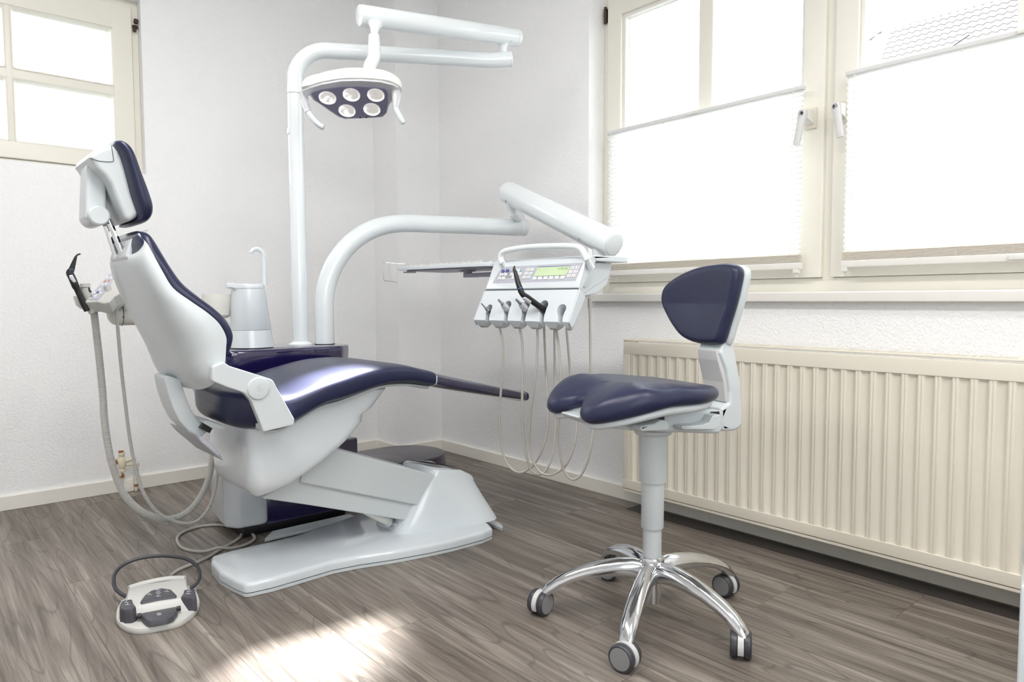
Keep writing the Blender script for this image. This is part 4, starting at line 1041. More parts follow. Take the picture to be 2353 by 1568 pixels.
# sloping finger bottoms
ff = [0.0] + [v for it in items for v in (it[3] - .0085, it[3] + .0085)] + [a1_]
for i in range(0, len(ff), 2):
    a_, b_ = ff[i], ff[i + 1]
    if b_ - a_ < .006: continue
    w2_ = (b_ - a_)
    MB().rings([[FP(a_, bot), FP(b_, bot), FP(b_, bot, -.034), FP(a_, bot, -.034)], [FP(a_ + w2_ * .04, bot + .003, -.004), FP(b_ - w2_ * .04, bot + .003, -.004), FP(b_ - .002, bot + .006, -.032), FP(a_ + .002, bot + .006, -.032)],
                [FP(a_ + w2_ * .30, bot + .013, -.020), FP(b_ - w2_ * .22, bot + .013, -.020), FP(b_ - w2_ * .15, bot + .013, -.034), FP(a_ + w2_ * .25, bot + .013, -.034)]]).build('holder_finger', SHELL, cs, ang=20)
MB().slab([(0, seam - .0016), (W_ + .004, seam - .0016), (W_ + .004, seam + .0006), (0, seam + .0006)], -.0003, .004, 0, FT).build('front_seam', INK, cs, smooth=False)
# control panel
def fpoly(pts, v0, v1, name, material, parent, fr_=.0, r=0.0):
    q = [fc(x, y) for x, y in pts]; return MB().slab(fil(q, fr_, 3) if fr_ else q, v0, v1, r, FT, 2).build(name, material, parent, smooth=fr_ > 0)
pan = fpoly([(1131.5, 652), (1152.5, 614), (1341, 604.3), (1323, 646.5)], -.0012, .002, 'control_panel', PANEL, cs, .002)
k10 = lambda x, y: (x / 10.695 + 1130, y / 10.695 + 590)
fpoly([k10(*p) for p in ((15, 662), (235, 250), (2265, 150), (2055, 605))], -.0004, .001, 'panel_edge', INK, cs)
fpoly([k10(*p) for p in ((1040, 490), (1145, 268), (1940, 235), (1840, 458))], -.0024, .000, 'display', LCD, pan)
fpoly([k10(*p) for p in ((1140, 272), (1148, 258), (1945, 228), (1940, 238))], -.0026, .000, 'display_edge', BLUE, pan)
def txt(body, x, y, size, material, parent, name='lettering'):
    cu = bpy.data.curves.new(name, 'FONT'); cu.body = body; cu.size = size; cu.extrude = .0001; cu.align_x = 'LEFT'
    cu.materials.append(material); o = bpy.data.objects.new(name, cu); COL.objects.link(o)
    me = bpy.data.meshes.new_from_object(o.evaluated_get(bpy.context.evaluated_depsgraph_get())); bpy.data.objects.remove(o); me.materials.clear(); me.materials.append(material)
    o = bpy.data.objects.new(name, me); COL.objects.link(o); o['label'] = 'lettering on the display'
    a_, s_ = fc(x, y); p = FP(a_, s_, .0028); o.parent = parent
    Mx = Matrix((-AA, -S_, NF)).transposed().to_4x4(); Mx.translation = p - parent_off(parent); o.matrix_local = Mx
    return o
LCDINK = mat('display_ink', (132, 160, 118), .5)
txt('13:06:46', *k10(1615, 335), .0125, LCDINK, pan); txt('1', *k10(1160, 350), .0115, LCDINK, pan); txt('- - - - -', *k10(1270, 345), .009, LCDINK, pan)
def button(x, y, w, h, material, sym=None, kind=0):
    cx_, cy_ = k10(x, y); a_, s_ = fc(cx_, cy_)
    o_ = fil([(a_ - w, s_ - h), (a_ + w, s_ - h), (a_ + w, s_ + h), (a_ - w, s_ + h)], min(w, h) * .45, 3)
    b_ = MB().slab(o_, -.0032, -.001, .0006, FT, 2).build('button', material, pan)
    if sym:
        m_ = MB()
        if kind == 0: pts = [(-.55, .1), (-.2, .45), (.5, .3)]; m_.tube([FP(a_ - w * p, s_ + h * q, .0034) for p, q in pts], .00045, 5); m_.tube([FP(a_ - w * p, s_ + h * q, .0034) for p, q in ((.0, -.1), (.35, -.55))], .00055, 5)
        elif kind == 1: m_.tube([FP(a_ + w * .55 * math.cos(t), s_ + h * .55 * math.sin(t), .0034) for t in [i * math.pi / 4 for i in range(8)]], .00045, 5, closed=True)
        elif kind == 2: m_.tube([FP(a_ + w * .5 * math.cos(t), s_ + h * .5 * math.sin(t), .0034) for t in [i * math.pi / 4 for i in range(1, 7)]], .00045, 5); m_.tube([FP(a_ - w * .2, s_ - h * .2, .0034), FP(a_ - w * .5, s_ - h * .6, .0034)], .0009, 5)
        m_.build('symbol', sym, b_)
    return b_
bw, bh = .0071, .0056
button(288, 360, bw, bh, BLUE, PALE, 0); button(392, 355, bw, bh, BLUE, PALE, 0)
for x, y, c_ in ((245, 448, INK), (345, 446, INK), (200, 540, INK), (297, 536, RED)): button(x, y, bw, bh, BTN, c_, 0)
for x, y in ((645, 350), (505, 442), (690, 430), (545, 520), (600, 440)): button(x, y, bw * 1.15, bh * 1.1, BTN, INK, 0)
for x, y, c_, k_ in ((895, 330, RED, 1), (1000, 325, TEAL, 0), (848, 424, RED, 1), (955, 420, TEAL, 1), (800, 515, RED, 1), (912, 510, TEAL, 1)): button(x, y, bw, bh, BTN, c_, k_)
for x in (1062, 1192, 1330, 1465, 1605, 1745): button(x, 540 - (x - 1062) * .035, bw * 1.15, bh * .95, BTN)
for x, y, c_, k_ in ((1995, 285, INK, 1), (2115, 275, BLACK, 2), (1950, 380, ORANGE, 2), (2070, 372, ORANGE, 2), (1905, 475, ORANGE, 2), (2020, 468, ORANGE, 2)): button(x, y, bw, bh, BTN, c_, k_)
for x, y in ((336, 345), (938, 312)):
    a_, s_ = fc(*k10(x, y)); MB().lathe([(0, 0), (.0014, 0), (.001, .001), (0, .0012)], FP(a_, s_, .0032), NF, 10).build('indicator', YEL, pan)
GREYB = mat('panel_grey_band', (150, 150, 156), .4)
fpoly([k10(*p) for p in ((380, 400), (450, 355), (560, 352), (520, 525), (330, 530), (220, 490))], -.0016, -.0005, 'grey_band', GREYB, pan)
fpoly([k10(*p) for p in ((1080, 490), (1770, 462), (1750, 500), (1090, 525))], -.0016, -.0005, 'grey_band', GREYB, pan)
fpoly([k10(*p) for p in ((690, 348), (745, 345), (722, 392))], -.0018, -.0005, 'marker', TEAL, pan)
# grab handle above the panel
hpl = V(0, 0, 1).cross(AA)
def hnd(x, y, b_=-.012): return hit(x, y, PR + BB * b_, BB)
hp_ = [hnd(1155, 606), hnd(1151, 598), hnd(1151, 588), hnd(1158, 579), hnd(1175, 574), hnd(1205, 569.5), hnd(1250, 566.5), hnd(1300, 566), hnd(1325, 568), hnd(1337, 575), hnd(1345, 588), hnd(1350, 599)]
P_ = spl(hp_, 6); MB().tube(P_, [.0105] * len(P_), 18).build('grab_handle', LACQ, cs)
for p in (hp_[0], hp_[-1]): MB().tube([p + V(0, 0, .004), p + BB * .012 - V(0, 0, .012), p + BB * .022 - V(0, 0, .022)], [.0085, .010, .012], 16).build('handle_foot', LACQ, cs)

# instrument tray on the far side of the console
TZ0 = .967
tr = thing('instrument_tray', tuple(PR + AA * .7 + BB * .16 + V(0, 0, TZ0 - PR.z)), 'white instrument tray with notched mat and wire holder left of the console', 'tray')
def TT(u, v, z): return V(PR.x, PR.y, 0) + AA * u + BB * z + V(0, 0, v)
ta0, ta1, tb0, tb1 = .432, .940, .0, .27
to_ = fil([(ta0, tb0, .05), (ta1, tb0, .006), (ta1, tb1, .02), (ta0, tb1, .02)], .02, 8)
MB().slab(to_, TZ0, TZ0 + .0155, .002, TT).build('tray_body', WHITE, tr)
MB().slab(fil([(ta0 + .03, tb0 + .02), (ta1 - .02, tb0 + .02), (ta1 - .02, tb1 - .02), (ta0 + .03, tb1 - .02)], .03), TZ0 - .004, TZ0 - .0005, .001, TT).build('tray_underside', PANEL, tr)
n_ = 14
for row, b_ in (('a', .012), ('b', .25)):
    for i in range(n_):
        a_ = ta0 + .055 + i * .0305
        MB().slab(fil([(a_ - .0125, TZ0 + .0156), (a_ + .0125, TZ0 + .0156), (a_ + .009, TZ0 + .0225), (a_ - .009, TZ0 + .0225)], .002), b_, b_ + .006, .0, lambda u, v, z: V(PR.x, PR.y, 0) + AA * u + BB * v + V(0, 0, z)).build('mat_lug', GREYP if row == 'a' else SHELL, tr)
for i in range(6):
    b_ = .04 + i * .036; MB().slab([(b_ - .011, TZ0 + .0156), (b_ + .011, TZ0 + .0156), (b_ + .008, TZ0 + .0215), (b_ - .008, TZ0 + .0215)], ta0 + .02, ta0 + .026, 0, CT).build('mat_lug', SHELL, tr, smooth=False)
MB().slab(fil([(.395, .10), (.66, .10), (.68, .12), (.66, .14), (.395, .14)], .004), TZ0 - .032, TZ0 - .016, .002, TT).build('tray_bar', PANEL, tr)
MB().lathe([(0, 0), (.016, 0), (.018, .012), (.032, .013), (.032, .0185), (0, .019)], TT(.655, TZ0 - .0225, .12), (0, 0, 1), 24).build('tray_pivot', PANEL, tr)
MB().slab(fil([(.86, .02), (.925, .015), (.93, .05), (.88, .05)], .01), TZ0 - .010, TZ0 - .0045, .001, TT).build('tray_clip', PANEL, tr)
wa = .945
def wp(x, y): return hit(x, y, PR + AA * wa, AA)
MB().tube(spl([wp(930, 606.5), wp(905, 605.5), wp(879, 603)], 2) + [wp(877, 605), wp(881.5, 643)] + [wp(884, 645.5), wp(913, 648.5)], .0010, 8).build('wire_holder', CHROME, tr)
MB().tube([wp(894, 605), wp(898.5, 646)], .0009, 8).build('wire_holder', CHROME, tr)

# ------------------------------------------------------------------ instruments hanging in the console
def hosepath(px_, b0, b1, first=None):
    n = len(px_); pts = []
    for i, (x, y) in enumerate(px_):
        t = i / (n - 1); t = t * t * (3 - 2 * t); pts.append(hit(x, y, PR + BB * (b0 + (b1 - b0) * t), BB))
    if first is not None: pts = list(first) + pts
    return resample(spl(pts, 6), .012)
HP = [
 [(1147, 750), (1154, 780), (1156, 810), (1154, 860), (1151, 900), (1149, 930), (1148, 980), (1150, 1010), (1155, 1040), (1164, 1064), (1178, 1080), (1192, 1086), (1205, 1084), (1225, 1070), (1241, 1045), (1252, 1015), (1258, 980), (1259, 940), (1256, 880), (1253, 820), (1251, 770), (1250, 730), (1250, 705)],
 [(1193, 752), (1199, 780), (1201, 820), (1200, 900), (1200, 970), (1203, 1010), (1210, 1050), (1219, 1078), (1234, 1091), (1250, 1086), (1263, 1065), (1272, 1030), (1276, 980), (1277, 930), (1275, 850), (1274, 755), (1274, 705)],
 [(1234, 752), (1235, 790), (1232, 850), (1226, 900), (1220, 945), (1217, 990), (1217, 1015), (1222, 1050), (1236, 1080), (1256, 1092), (1278, 1087), (1300, 1070), (1316, 1035), (1324, 1000), (1323, 960), (1319, 920), (1312, 870), (1306, 800), (1302, 754), (1301, 700)],
 [(1278, 753), (1284, 800), (1288, 860), (1287, 900), (1286, 930), (1283, 980), (1283, 1010), (1288, 1050), (1297, 1085), (1315, 1103), (1335, 1092), (1350, 1060), (1359, 1020), (1362, 985), (1360, 920), (1357, 830), (1356, 740), (1355, 688)]]
labs = ['thin steel scaler handle with grey hose in leftmost console holder', 'steel motor handpiece with grey hose in second console holder from left', 'steel motor handpiece with grey hose right beside the black syringe', 'black angled air and water syringe with grey hose in console holder']
q6 = lambda x, y, off: (lambda p: p)(hit(x / 6.534 + 1080, y / 6.534 + 540, PR + NF * off, NF))
for i in range(4):
    it = items[3 - i + 1]                     # items run from the right; holder 1 is the leftmost
    base = FP(it[0], it[1] + .012, -.012)
    t = thing(['scaler_handpiece', 'motor_handpiece', 'motor_handpiece', 'spray_handpiece'][i], tuple(base), labs[i], 'dental instrument', 'instruments hanging in the console holders')
    if i in (1, 2):
        tip = q6(428 if i == 1 else 690, 975 if i == 1 else 968, .050); d = (base - tip).normalized(); L = (base - tip).length
        MB().lathe([(0, 0), (.0030, 0), (.0042, .001), (.0042, .009), (.0034, .010), (.0046, .011), (.0046, .016), (.0036, .017), (.0050, .018), (.0062, .024), (.0062, .028), (0, .028)], tip, d, 20).build('coupling', STEEL, t)
        MB().lathe([(0, .026), (.0075, .026), (.0095, .030), (.0112, .040), (.0118, .055), (.0118, L - .01), (.0095, L + .002), (0, L + .002)], tip, d, 26).build('motor_sleeve', SILVER, t)
        MB().lathe([(0, 0), (.0092, 0), (.0085, .02), (.0050, .028), (0, .028)], base, d, 20).build('hose_connector', GREYP, t)
    elif i == 0:
        tip = q6(170, 1030, .052); d = (base - tip).normalized(); L = (base - tip).length
        MB().lathe([(0, 0), (.0018, 0), (.0021, .001), (.0021, .012), (.0026, .013), (.0026, .022), (.0036, .023), (.0036, .030), (.0052, .032), (.0052, .036), (.0040, .037), (.0058, .039), (.0066, .048), (.0066, L), (0, L)], tip, d, 18).build('scaler_shaft', STEEL, t)
        MB().lathe([(0, 0), (.0068, 0), (.0066, .02), (.0045, .028), (0, .028)], base, d, 18).build('hose_connector', GREYP, t)
    else:
        el = q6(790, 890, .075); d = (base - el).normalized()
        end = base + d * .02
        pt = [end, base, base.lerp(el, .45), base.lerp(el, .8), el, q6(745, 790, .088), q6(705, 660, .098), q6(680, 560, .106), q6(664, 520, .110), q6(663, 490, .112), q6(672, 468, .112)]
        MB().tube(spl(pt, 4), [v for v in (lambda n: [(.0098 if k_ < 4 * 4 else .0092 if k_ < 18 else .0098 - (k_ - 18) * .00034) for k_ in range(n)])(len(spl(pt, 4)))], 20).build('syringe_body', BLACK, t)
        a1 = q6(757, 812, .0865); a2 = (q6(705, 660, .098) - a1).normalized()
        MB().tube([a1 - a2 * .0007, a1 + a2 * .0007], .0093, 22).build('blue_ring', mat('ring_blue', (70, 130, 200), .4), t)
        u1 = el.lerp(base, .06); u2 = el.lerp(base, .36); nn = (CAM - el).normalized(); nn = (nn - d * nn.dot(d)).normalized(); lw_ = d.cross(nn)
        if lw_.z > 0: lw_ = -lw_
        off = lw_ * .0055 + nn * .0035
        MB().tube([u1 + off, u1.lerp(u2, .1) + off * 1.15, u2 + off * 1.05, u2 + d * .004 + off * .8], [.004, .0075, .0075, .004], 14).build('push_button', SILVER, t)
        MB().lathe([(0, 0), (.0098, 0), (.009, .02), (.0050, .030), (0, .03)], end, d, 20).build('hose_connector', GREYP, t)
    P_ = hosepath(HP[i], -.055 if i < 3 else -.04, .07 if i < 3 else .075, [base + d * .02, base + d * .05])
    MB().tube(P_, .0041, 10).build('hose', HOSE, t)
    if i == 3: MB().lathe([(0, 0), (.0062, 0), (.0062, -.030), (.0048, -.034), (0, -.034)], P_[-1] + V(0, 0, .004), (0, 0, 1), 14).build('hose_socket', HOSE, t)

# ================================================================== assistant's holder on the unit's left
AY = 2.50
ah = thing('assistant_console', (.60, 2.56, .70), 'grey assistant console with keypad and suction holders behind the backrest', 'console')
c1, c2 = ony(268, 722, 2.56), V(.90, 2.58, .625)
MB().tube([c1 - V(.028, 0, 0), c1 - V(.024, 0, 0), c1 - V(.014, 0, 0), c1, c1 + V(.14, 0, -.004), c2], [.008, .020, .032, .037, .038, .034], 30).build('holder_arm', CREAMP, ah)
MB().lathe([(.0378, 0), (.0388, .0005), (.0388, .0015), (.0378, .002)], c1 + V(.012, 0, 0), (1, 0, 0), 30).build('arm_seam', INK, ah)
hc_ = ony(283, 729, 2.522); MB().lathe([(0, 0), (.0022, 0), (.0022, .001), (0, .001)], hc_, (0, -1, 0), 10).build('arm_screw', BLACK, ah)
KC = ony(232, 672, AY); kn = (CAM - KC); kn.z = 0; kn.normalize(); kn = (kn * math.cos(math.radians(58)) + V(0, 0, 1) * math.sin(math.radians(58)) + V(-.25, 0, 0)).normalized()
ku = kn.cross(V(0, 0, 1)).normalized(); ku = -ku if ku.dot(_r2) < 0 else ku; kv = ku.cross(kn)
def kh(x, y, off=0): p = hit(x / 6.534 + 130, y / 6.534 + 560, KC + kn * off, kn) - KC; return (p.dot(ku), p.dot(kv))
def KT(u, v, z): return KC + ku * u + kv * z - kn * v
kb = [(418, 880), (480, 800), (560, 690), (700, 540), (840, 410), (905, 412), (985, 600), (1010, 720), (860, 800), (790, 880), (700, 895), (600, 870)]
MB().slab(fil([kh(*p) for p in kb], .004), .0, .042, .004, KT).build('keypad_body', GREYP, ah)
kp = [(478, 848), (620, 850), (700, 770), (790, 640), (870, 510), (896, 432), (872, 416), (800, 460), (680, 590), (560, 730)]
kpo = MB().slab(fil([kh(*p) for p in kp], .004), -.0016, .0, .0005, KT, 2).build('keypad', PANEL, ah)
for x, y, mt in ((620, 740, BLUE), (575, 742, BTN), (665, 742, BTN), (655, 697, BTN), (583, 795, BTN), (730, 573, RED), (788, 566, RED), (690, 620, BTN), (745, 612, BTN), (768, 520, BTN), (820, 520, BTN)):
    a_, b_ = kh(x, y); MB().slab(fil([(a_ - .0028, b_ - .0036), (a_ + .0028, b_ - .0036), (a_ + .0028, b_ + .0036), (a_ - .0028, b_ + .0036)], .001, 2), -.0024, -.0015, 0, KT).build('key', mt, kpo)
for x, y in ((503, 830), (607, 780)): a_, b_ = kh(x, y); MB().lathe([(0, 0), (.0016, 0), (.001, .001), (0, .001)], KT(a_, -.0016, b_), kn, 8).build('indicator', YEL, kpo)
def kat(x, y, Y=AY): return ony(x / 6.534 + 130, y / 6.534 + 560, Y)
MB().slab(fil([(lambda p: (p.x, p.z))(kat(*q)) for q in ((415, 885), (440, 1000), (500, 1022), (640, 1024), (740, 1005), (802, 965), (785, 885), (700, 900), (600, 878))], .004), AY - .006, AY + .055, .004, XYZ).build('front_rim', GREYP, ah)
MB().slab(fil([(lambda p: (p.x, p.z))(kat(*q)) for q in ((782, 882), (800, 975), (830, 1000), (900, 992), (1000, 930), (985, 850), (940, 830), (830, 848))], .004), AY - .012, AY + .05, .004, XYZ).build('hose_holder', GREYP, ah)
MB().slab(fil([(lambda p: (p.x, p.z))(kat(*q)) for q in ((1000, 790), (1040, 930), (1100, 930), (1110, 790), (1060, 745))], .004), AY - .0, AY + .05, .004, XYZ).build('hose_holder', GREYP, ah)
MB().slab(fil([(lambda p: (p.x, p.z))(kat(*q)) for q in ((280, 780), (330, 930), (400, 985), (440, 970), (420, 880), (470, 800), (400, 770), (350, 800))], .003), AY - .005, AY + .045, .004, XYZ).build('hose_holder', GREYP, ah)
MB().tube([kat(1040, 900), kat(1075, 1015)], [.011, .009], 16).build('spare_nozzle', SILVER, ah)

# black syringe in the assistant's holder
t = thing('spray_handpiece', tuple(kat(365, 790)), 'black angled air and water syringe standing in assistant console behind backrest', 'dental instrument')
pt = [kat(x, y, AY - .01) for x, y in ((460, 1010), (400, 900), (350, 780), (290, 650), (235, 520), (200, 440), (228, 380), (262, 280), (292, 195), (310, 172), (335, 160), (358, 155))]
S_p = spl(pt, 4)
MB().tube(S_p, [(.0085 if k_ < 12 else .0105 if k_ < 20 else max(.0024, .0105 - (k_ - 20) * .0006)) for k_ in range(len(S_p))], 18).build('syringe_body', BLACK, t)
a1, a2 = kat(225, 392, AY - .01), kat(228, 380, AY - .01)
MB().tube([a1, a1 + (a2 - a1).normalized() * .0014], .0092, 20).build('blue_ring', mat('ring_pale_blue', (90, 130, 190), .4), t)
MB().slab(fil([(lambda p: (p.x, p.z))(kat(*q)) for q in ((165, 480), (222, 470), (280, 580), (232, 592), (180, 530))], .002), AY - .024, AY - .008, .003, XYZ).build('push_button', SILVER, t)
# suction tubes: nozzle above, ribbed hose below
def ribbed(path, r, pitch, amp, n=14):
    P = resample(spl(path, 10), pitch / 3); R = [r + (amp if i % 3 == 1 else (-amp * .6 if i % 3 == 0 else 0)) for i in range(len(P))]
    return MB().tube(P, R, n)
t = thing('large_suction_hose', tuple(kat(540, 900)), 'thick ribbed grey suction hose looping down behind the chair', 'suction hose', 'suction hoses on the assistant console')
b1 = [ony(x, y, 2.52) for x, y in ((215, 712), (221, 760), (229, 830), (236, 900), (240, 960), (248, 1020), (262, 1080), (285, 1135), (320, 1172), (360, 1191), (400, 1193), (437, 1175), (465, 1140), (482, 1100), (490, 1060), (494, 1030))]
b1 = [p + V(0, .012 * i / 15, 0) for i, p in enumerate(b1)]
ribbed(b1, .0105, .0042, .0009, 16).build('ribbed_hose', HOSE2, t)
MB().tube([kat(425, 600), kat(430, 640), kat(445, 760), kat(470, 800)], [.0135, .0140, .0140, .0130], 20).build('suction_nozzle', GREYP, t)
a1 = kat(428, 655); MB().tube([a1, a1 + (kat(445, 760) - a1).normalized() * .0015], .0143, 20).build('nozzle_seam', INK, t)
MB().tube([kat(480, 655, AY - .012), kat(497, 715, AY - .012), kat(525, 722, AY - .012)], [.0022, .003, .0028], 10).build('shut_off_lever', BLACK, t)
MB().tube([kat(470, 800), kat(530, 1010), kat(548, 1040)], [.0125, .0120, .0112], 18).build('hose_end', GREYP, t)
t = thing('small_suction_hose', tuple(kat(890, 950)), 'thin grey saliva ejector hose looping down beside the thick one', 'suction hose', 'suction hoses on the assistant console')
b2_ = [ony(x, y, 2.50) for x, y in ((267, 712), (271, 760), (278, 840), (287, 920), (297, 1000), (308, 1060), (324, 1120), (352, 1168), (385, 1192), (420, 1203), (452, 1198), (478, 1170), (493, 1130), (499, 1090), (500, 1050))]
ribbed(b2_, .0052, .0040, .0005, 12).build('ribbed_hose', HOSE2, t)
MB().tube([kat(755, 630), kat(775, 690), kat(800, 790), kat(830, 880)], [.0100, .0100, .0085, .0075], 16).build('suction_nozzle', GREYP, t)
a1 = kat(783, 735); MB().tube([a1, a1 + (kat(800, 790) - a1).normalized() * .0014], .0100, 16).build('nozzle_seam', INK, t)
MB().tube([kat(830, 735, AY - .006), kat(838, 768, AY - .006), kat(855, 775, AY - .006)], [.0016, .002, .0018], 8).build('shut_off_lever', BLACK, t)
MB().tube([kat(835, 880), kat(890, 985), kat(895, 1000)], [.0085, .0080, .0062], 14).build('hose_end', GREYP, t)

# ================================================================== foot control and its cable
fcn = thing('foot_control', tuple(onz(365, 1420)), 'grey foot control with dark pedals and black wire bail on the floor', 'foot control')
f9 = lambda x, y: (x / 9.22 + 250, y / 9.22 + 1300)
def fz(pts, z): return [(lambda p: (p.x, p.y))(onz(*f9(x, y), z)) for x, y in pts]
base = [(155, 1130), (172, 1240), (280, 1345), (440, 1415), (690, 1440), (1100, 1372), (1480, 1290), (1690, 1175), (1850, 1030), (1925, 860), (1905, 720), (1840, 590), (1740, 500), (420, 760), (240, 900), (175, 1000)]
bo_ = [(p.x, p.y) for p in spl([Vector((a, b)) for a, b in fz(base, .004)], 3, True)]
MB().rings(plan_rings(bo_, ((.985, .0005), (1.0, .004), (1.0, .011), (.985, .0155), (.95, .0165)))).build('base_plate', GREYP, fcn)
lo_o = fz([(290, 1235), (1835, 935), (1900, 850), (1890, 740), (1720, 560), (1640, 420), (400, 640), (250, 860), (190, 1010), (195, 1130)], .016)
hi_o = fz([(430, 890), (1560, 700), (1700, 660), (1690, 520), (1650, 420), (1640, 260), (430, 455), (405, 650), (400, 700), (400, 800)], .047)
def to6(o, n=7): return fil(o, .010, n)
MB().rings([[V(x, y, .0155) for x, y in to6(lo_o)]] + [[V(a * (1 - t) + c * t, b * (1 - t) + d_ * t, .0155 + .0315 * t) for (a, b), (c, d_) in zip(to6(lo_o), to6(hi_o))] for t in (.5, .92)] + [[V(x, y, .047) for x, y in [(sum(p[0] for p in hi_o) / 10 * .03 + x * .97, sum(p[1] for p in hi_o) / 10 * .03 + y * .97) for x, y in to6(hi_o)]]]).build('housing', GREYP, fcn, ang=35)
rz = [V(*p, .048) for p in fz([(425, 470), (700, 380), (1050, 300), (1350, 262), (1620, 258)], .050)]
MB().tube(spl(rz, 5), .0075, 14).build('rear_ridge', GREYP, fcn)
def pod(pts, z0, z1, name, material, taper=.93, fr_=.006):
    o_ = fil(fz(pts, z1), fr_, 4)
    return MB().rings(plan_rings(o_, ((1.06, z0), (1.02, z0 + (z1 - z0) * .5), (1.0, z1 - .004), (.96, z1 - .001), (.88, z1)))).build(name, material, fcn, ang=45)
pd1 = pod([(225, 850), (280, 740), (490, 705), (520, 800), (582, 880), (480, 930), (345, 935), (240, 900)], .014, .053, 'side_switch', DK)
pd2 = pod([(1595, 510), (1820, 478), (1845, 590), (1862, 660), (1770, 680), (1560, 665), (1525, 660), (1580, 590)], .014, .053, 'side_switch', DK)
pd3 = pod([(672, 740), (760, 620), (900, 520), (1120, 468), (1320, 500), (1425, 600), (1420, 645), (1050, 700), (700, 775)], .044, .0535, 'direction_pad', DK, fr_=.004)
MB().rings([[V(*p) for p in q] for q in ([(x, y, .019) for x, y in fz([(590, 1060), (1525, 880), (1520, 850), (595, 1030)], .022)], [(x, y, .030) for x, y in fz([(590, 1060), (1525, 880), (1520, 850), (595, 1030)], .024)])]).build('pedal_slot', BLACK, fcn, smooth=False)
for q_ in ([(592, 1098), (690, 1082), (690, 1012), (598, 1032)], [(1440, 930), (1528, 915), (1520, 856), (1432, 874)]):
    MB().rings([[V(x, y, z) for x, y in fz(q_, .030)] for z in (.024, .0315)]).build('pedal_slot', BLACK, fcn, smooth=False)
pd4 = pod([(665, 1005), (1440, 860), (1440, 955), (1370, 1060), (1230, 1135), (880, 1190), (770, 1130)], .022, .034, 'foot_pedal', DK, fr_=.006)
def glyph(x, y, z, par, k_=1):
    m_ = MB()
    if k_ == 0: m_.tube([V(*p, z) for p in fz([(x + 42 * math.cos(t), y + 22 * math.sin(t)) for t in [i * math.pi / 6 for i in range(12)]], z)], .0006, 5, closed=True); m_.tube([V(*p, z) for p in fz([(x - 14, y + 6), (x, y - 6), (x + 14, y + 5)], z)], .0005, 5)
    else: m_.tube([V(*p, z) for p in fz([(x - 52, y - 2), (x - 20, y + 14), (x + 52, y + 4)], z)], .0006, 5); m_.tube([V(*p, z) for p in fz([(x - 6, y - 4), (x + 8, y - 24)], z)], .0009, 5)
    m_.build('symbol', PALE, par)
for x, y, k_ in ((1050, 575, 0), (1045, 512, 1), (1230, 543, 1), (860, 608, 1), (1050, 640, 1)): glyph(x, y, .0540, pd3, k_)
glyph(1065, 1030, .0346, pd4, 0); glyph(375, 775, .0536, pd1, 1); glyph(395, 825, .0536, pd1, 1); glyph(1695, 540, .0536, pd2, 1); glyph(1680, 592, .0536, pd2, 1)
fl_, frr = onz(292, 1372, .022), onz(436, 1350, .022)
wn = (frr - fl_).normalized(); bw_ = V(-wn.y, wn.x, 0); bn = (V(0, 0, 1) * math.cos(math.radians(30)) - bw_ * math.sin(math.radians(30))).normalized()
if bn.z < 0: bn = -bn
wr = [hit(x, y, fl_, bn) for x, y in ((296, 1373), (281, 1367), (266, 1354), (261, 1335), (266, 1315), (284, 1298), (315, 1285), (355, 1278.5), (395, 1279), (428, 1285), (450, 1299), (459, 1317), (457, 1333), (448, 1345), (437, 1351))]
MB().tube(resample(spl(wr, 6), .006), .0052, 12).build('wire_bail', RUB, fcn)
cz = .0055
cab = [onz(x, y, cz) for x, y in ((392, 1324), (405, 1313), (425, 1303), (450, 1294), (480, 1280), (505, 1264), (530, 1250), (548, 1238), (555, 1228), (550, 1218), (535, 1211), (512, 1207.5), (490, 1207), (462, 1210), (436, 1217), (415, 1227), (407, 1238), (410, 1250), (420, 1260), (440, 1266), (465, 1268))]
cab2 = [onz(x, y, cz) for x, y in ((465, 1268), (495, 1267), (530, 1262), (565, 1252), (584, 1240), (582, 1230), (568, 1222), (548, 1213), (540, 1204), (539, 1196), (548, 1188))]
pth = resample(spl(cab + cab2[1:], 6), .008)
out_p = []
for i, p in enumerate(pth): out_p.append(V(p.x, p.y, cz + (.011 * math.exp(-((p - onz(503, 1265, cz)).length / .03) ** 2) if i > len(pth) * .55 else 0)))
MB().tube(out_p, .0050, 12).build('cable', HOSE, fcn)

# white drawer cabinet whose edge shows at the right border
kc = at(2345, 1345, 1.2)
wc = thing('drawer_cabinet', (kc.x + .1, kc.y - .25, 0), 'white drawer cabinet edge at far right in front of radiator', 'cabinet')
cx0, cy1 = kc.x, kc.y
ang_ = math.atan2(cy1, cx0)
d1_ = V(math.cos(ang_ - .02), math.sin(ang_ - .02), 0)         # the side seen edge-on
d2_ = V(d1_.y, -d1_.x, 0)
def cbx(z0, z1, inset, name, m_):
    return MB().obb(V(kc.x, kc.y, 0) + d2_ * (.20 + inset) + d1_ * (.2) + V(0, 0, (z0 + z1) / 2), d2_, d1_, V(0, 0, 1), .20, .20, (z1 - z0) / 2, .006).build(name, m_, wc)
cbx(.001, kc.z, 0, 'lower_drawers', WHITE); cbx(kc.z, kc.z + .035, .02, 'drawer_gap', GAP); cbx(kc.z + .035, kc.z + .15, .001, 'upper_drawer', WHITE)

# ================================================================== dentist's stool
SC = V(1.489, 1.137, 0); sa = math.radians(-15)
EB = V(math.cos(sa), math.sin(sa), 0); EF = V(-math.sin(sa), math.cos(sa), 0)
sto = thing('dentist_stool', (SC.x, SC.y, 0), 'navy saddle-shaped dentist stool with backrest on five-star chrome base', 'stool')
def sq(x, y, v=0.0): p = hit(x, y, SC + EF * v, EF); return ((p - SC).dot(EB), p.z)
def ST(u, v, z): return SC + EB * u + EF * v + V(0, 0, z)
zc_ = lambda y, x=1482: sq(x, y)[1]
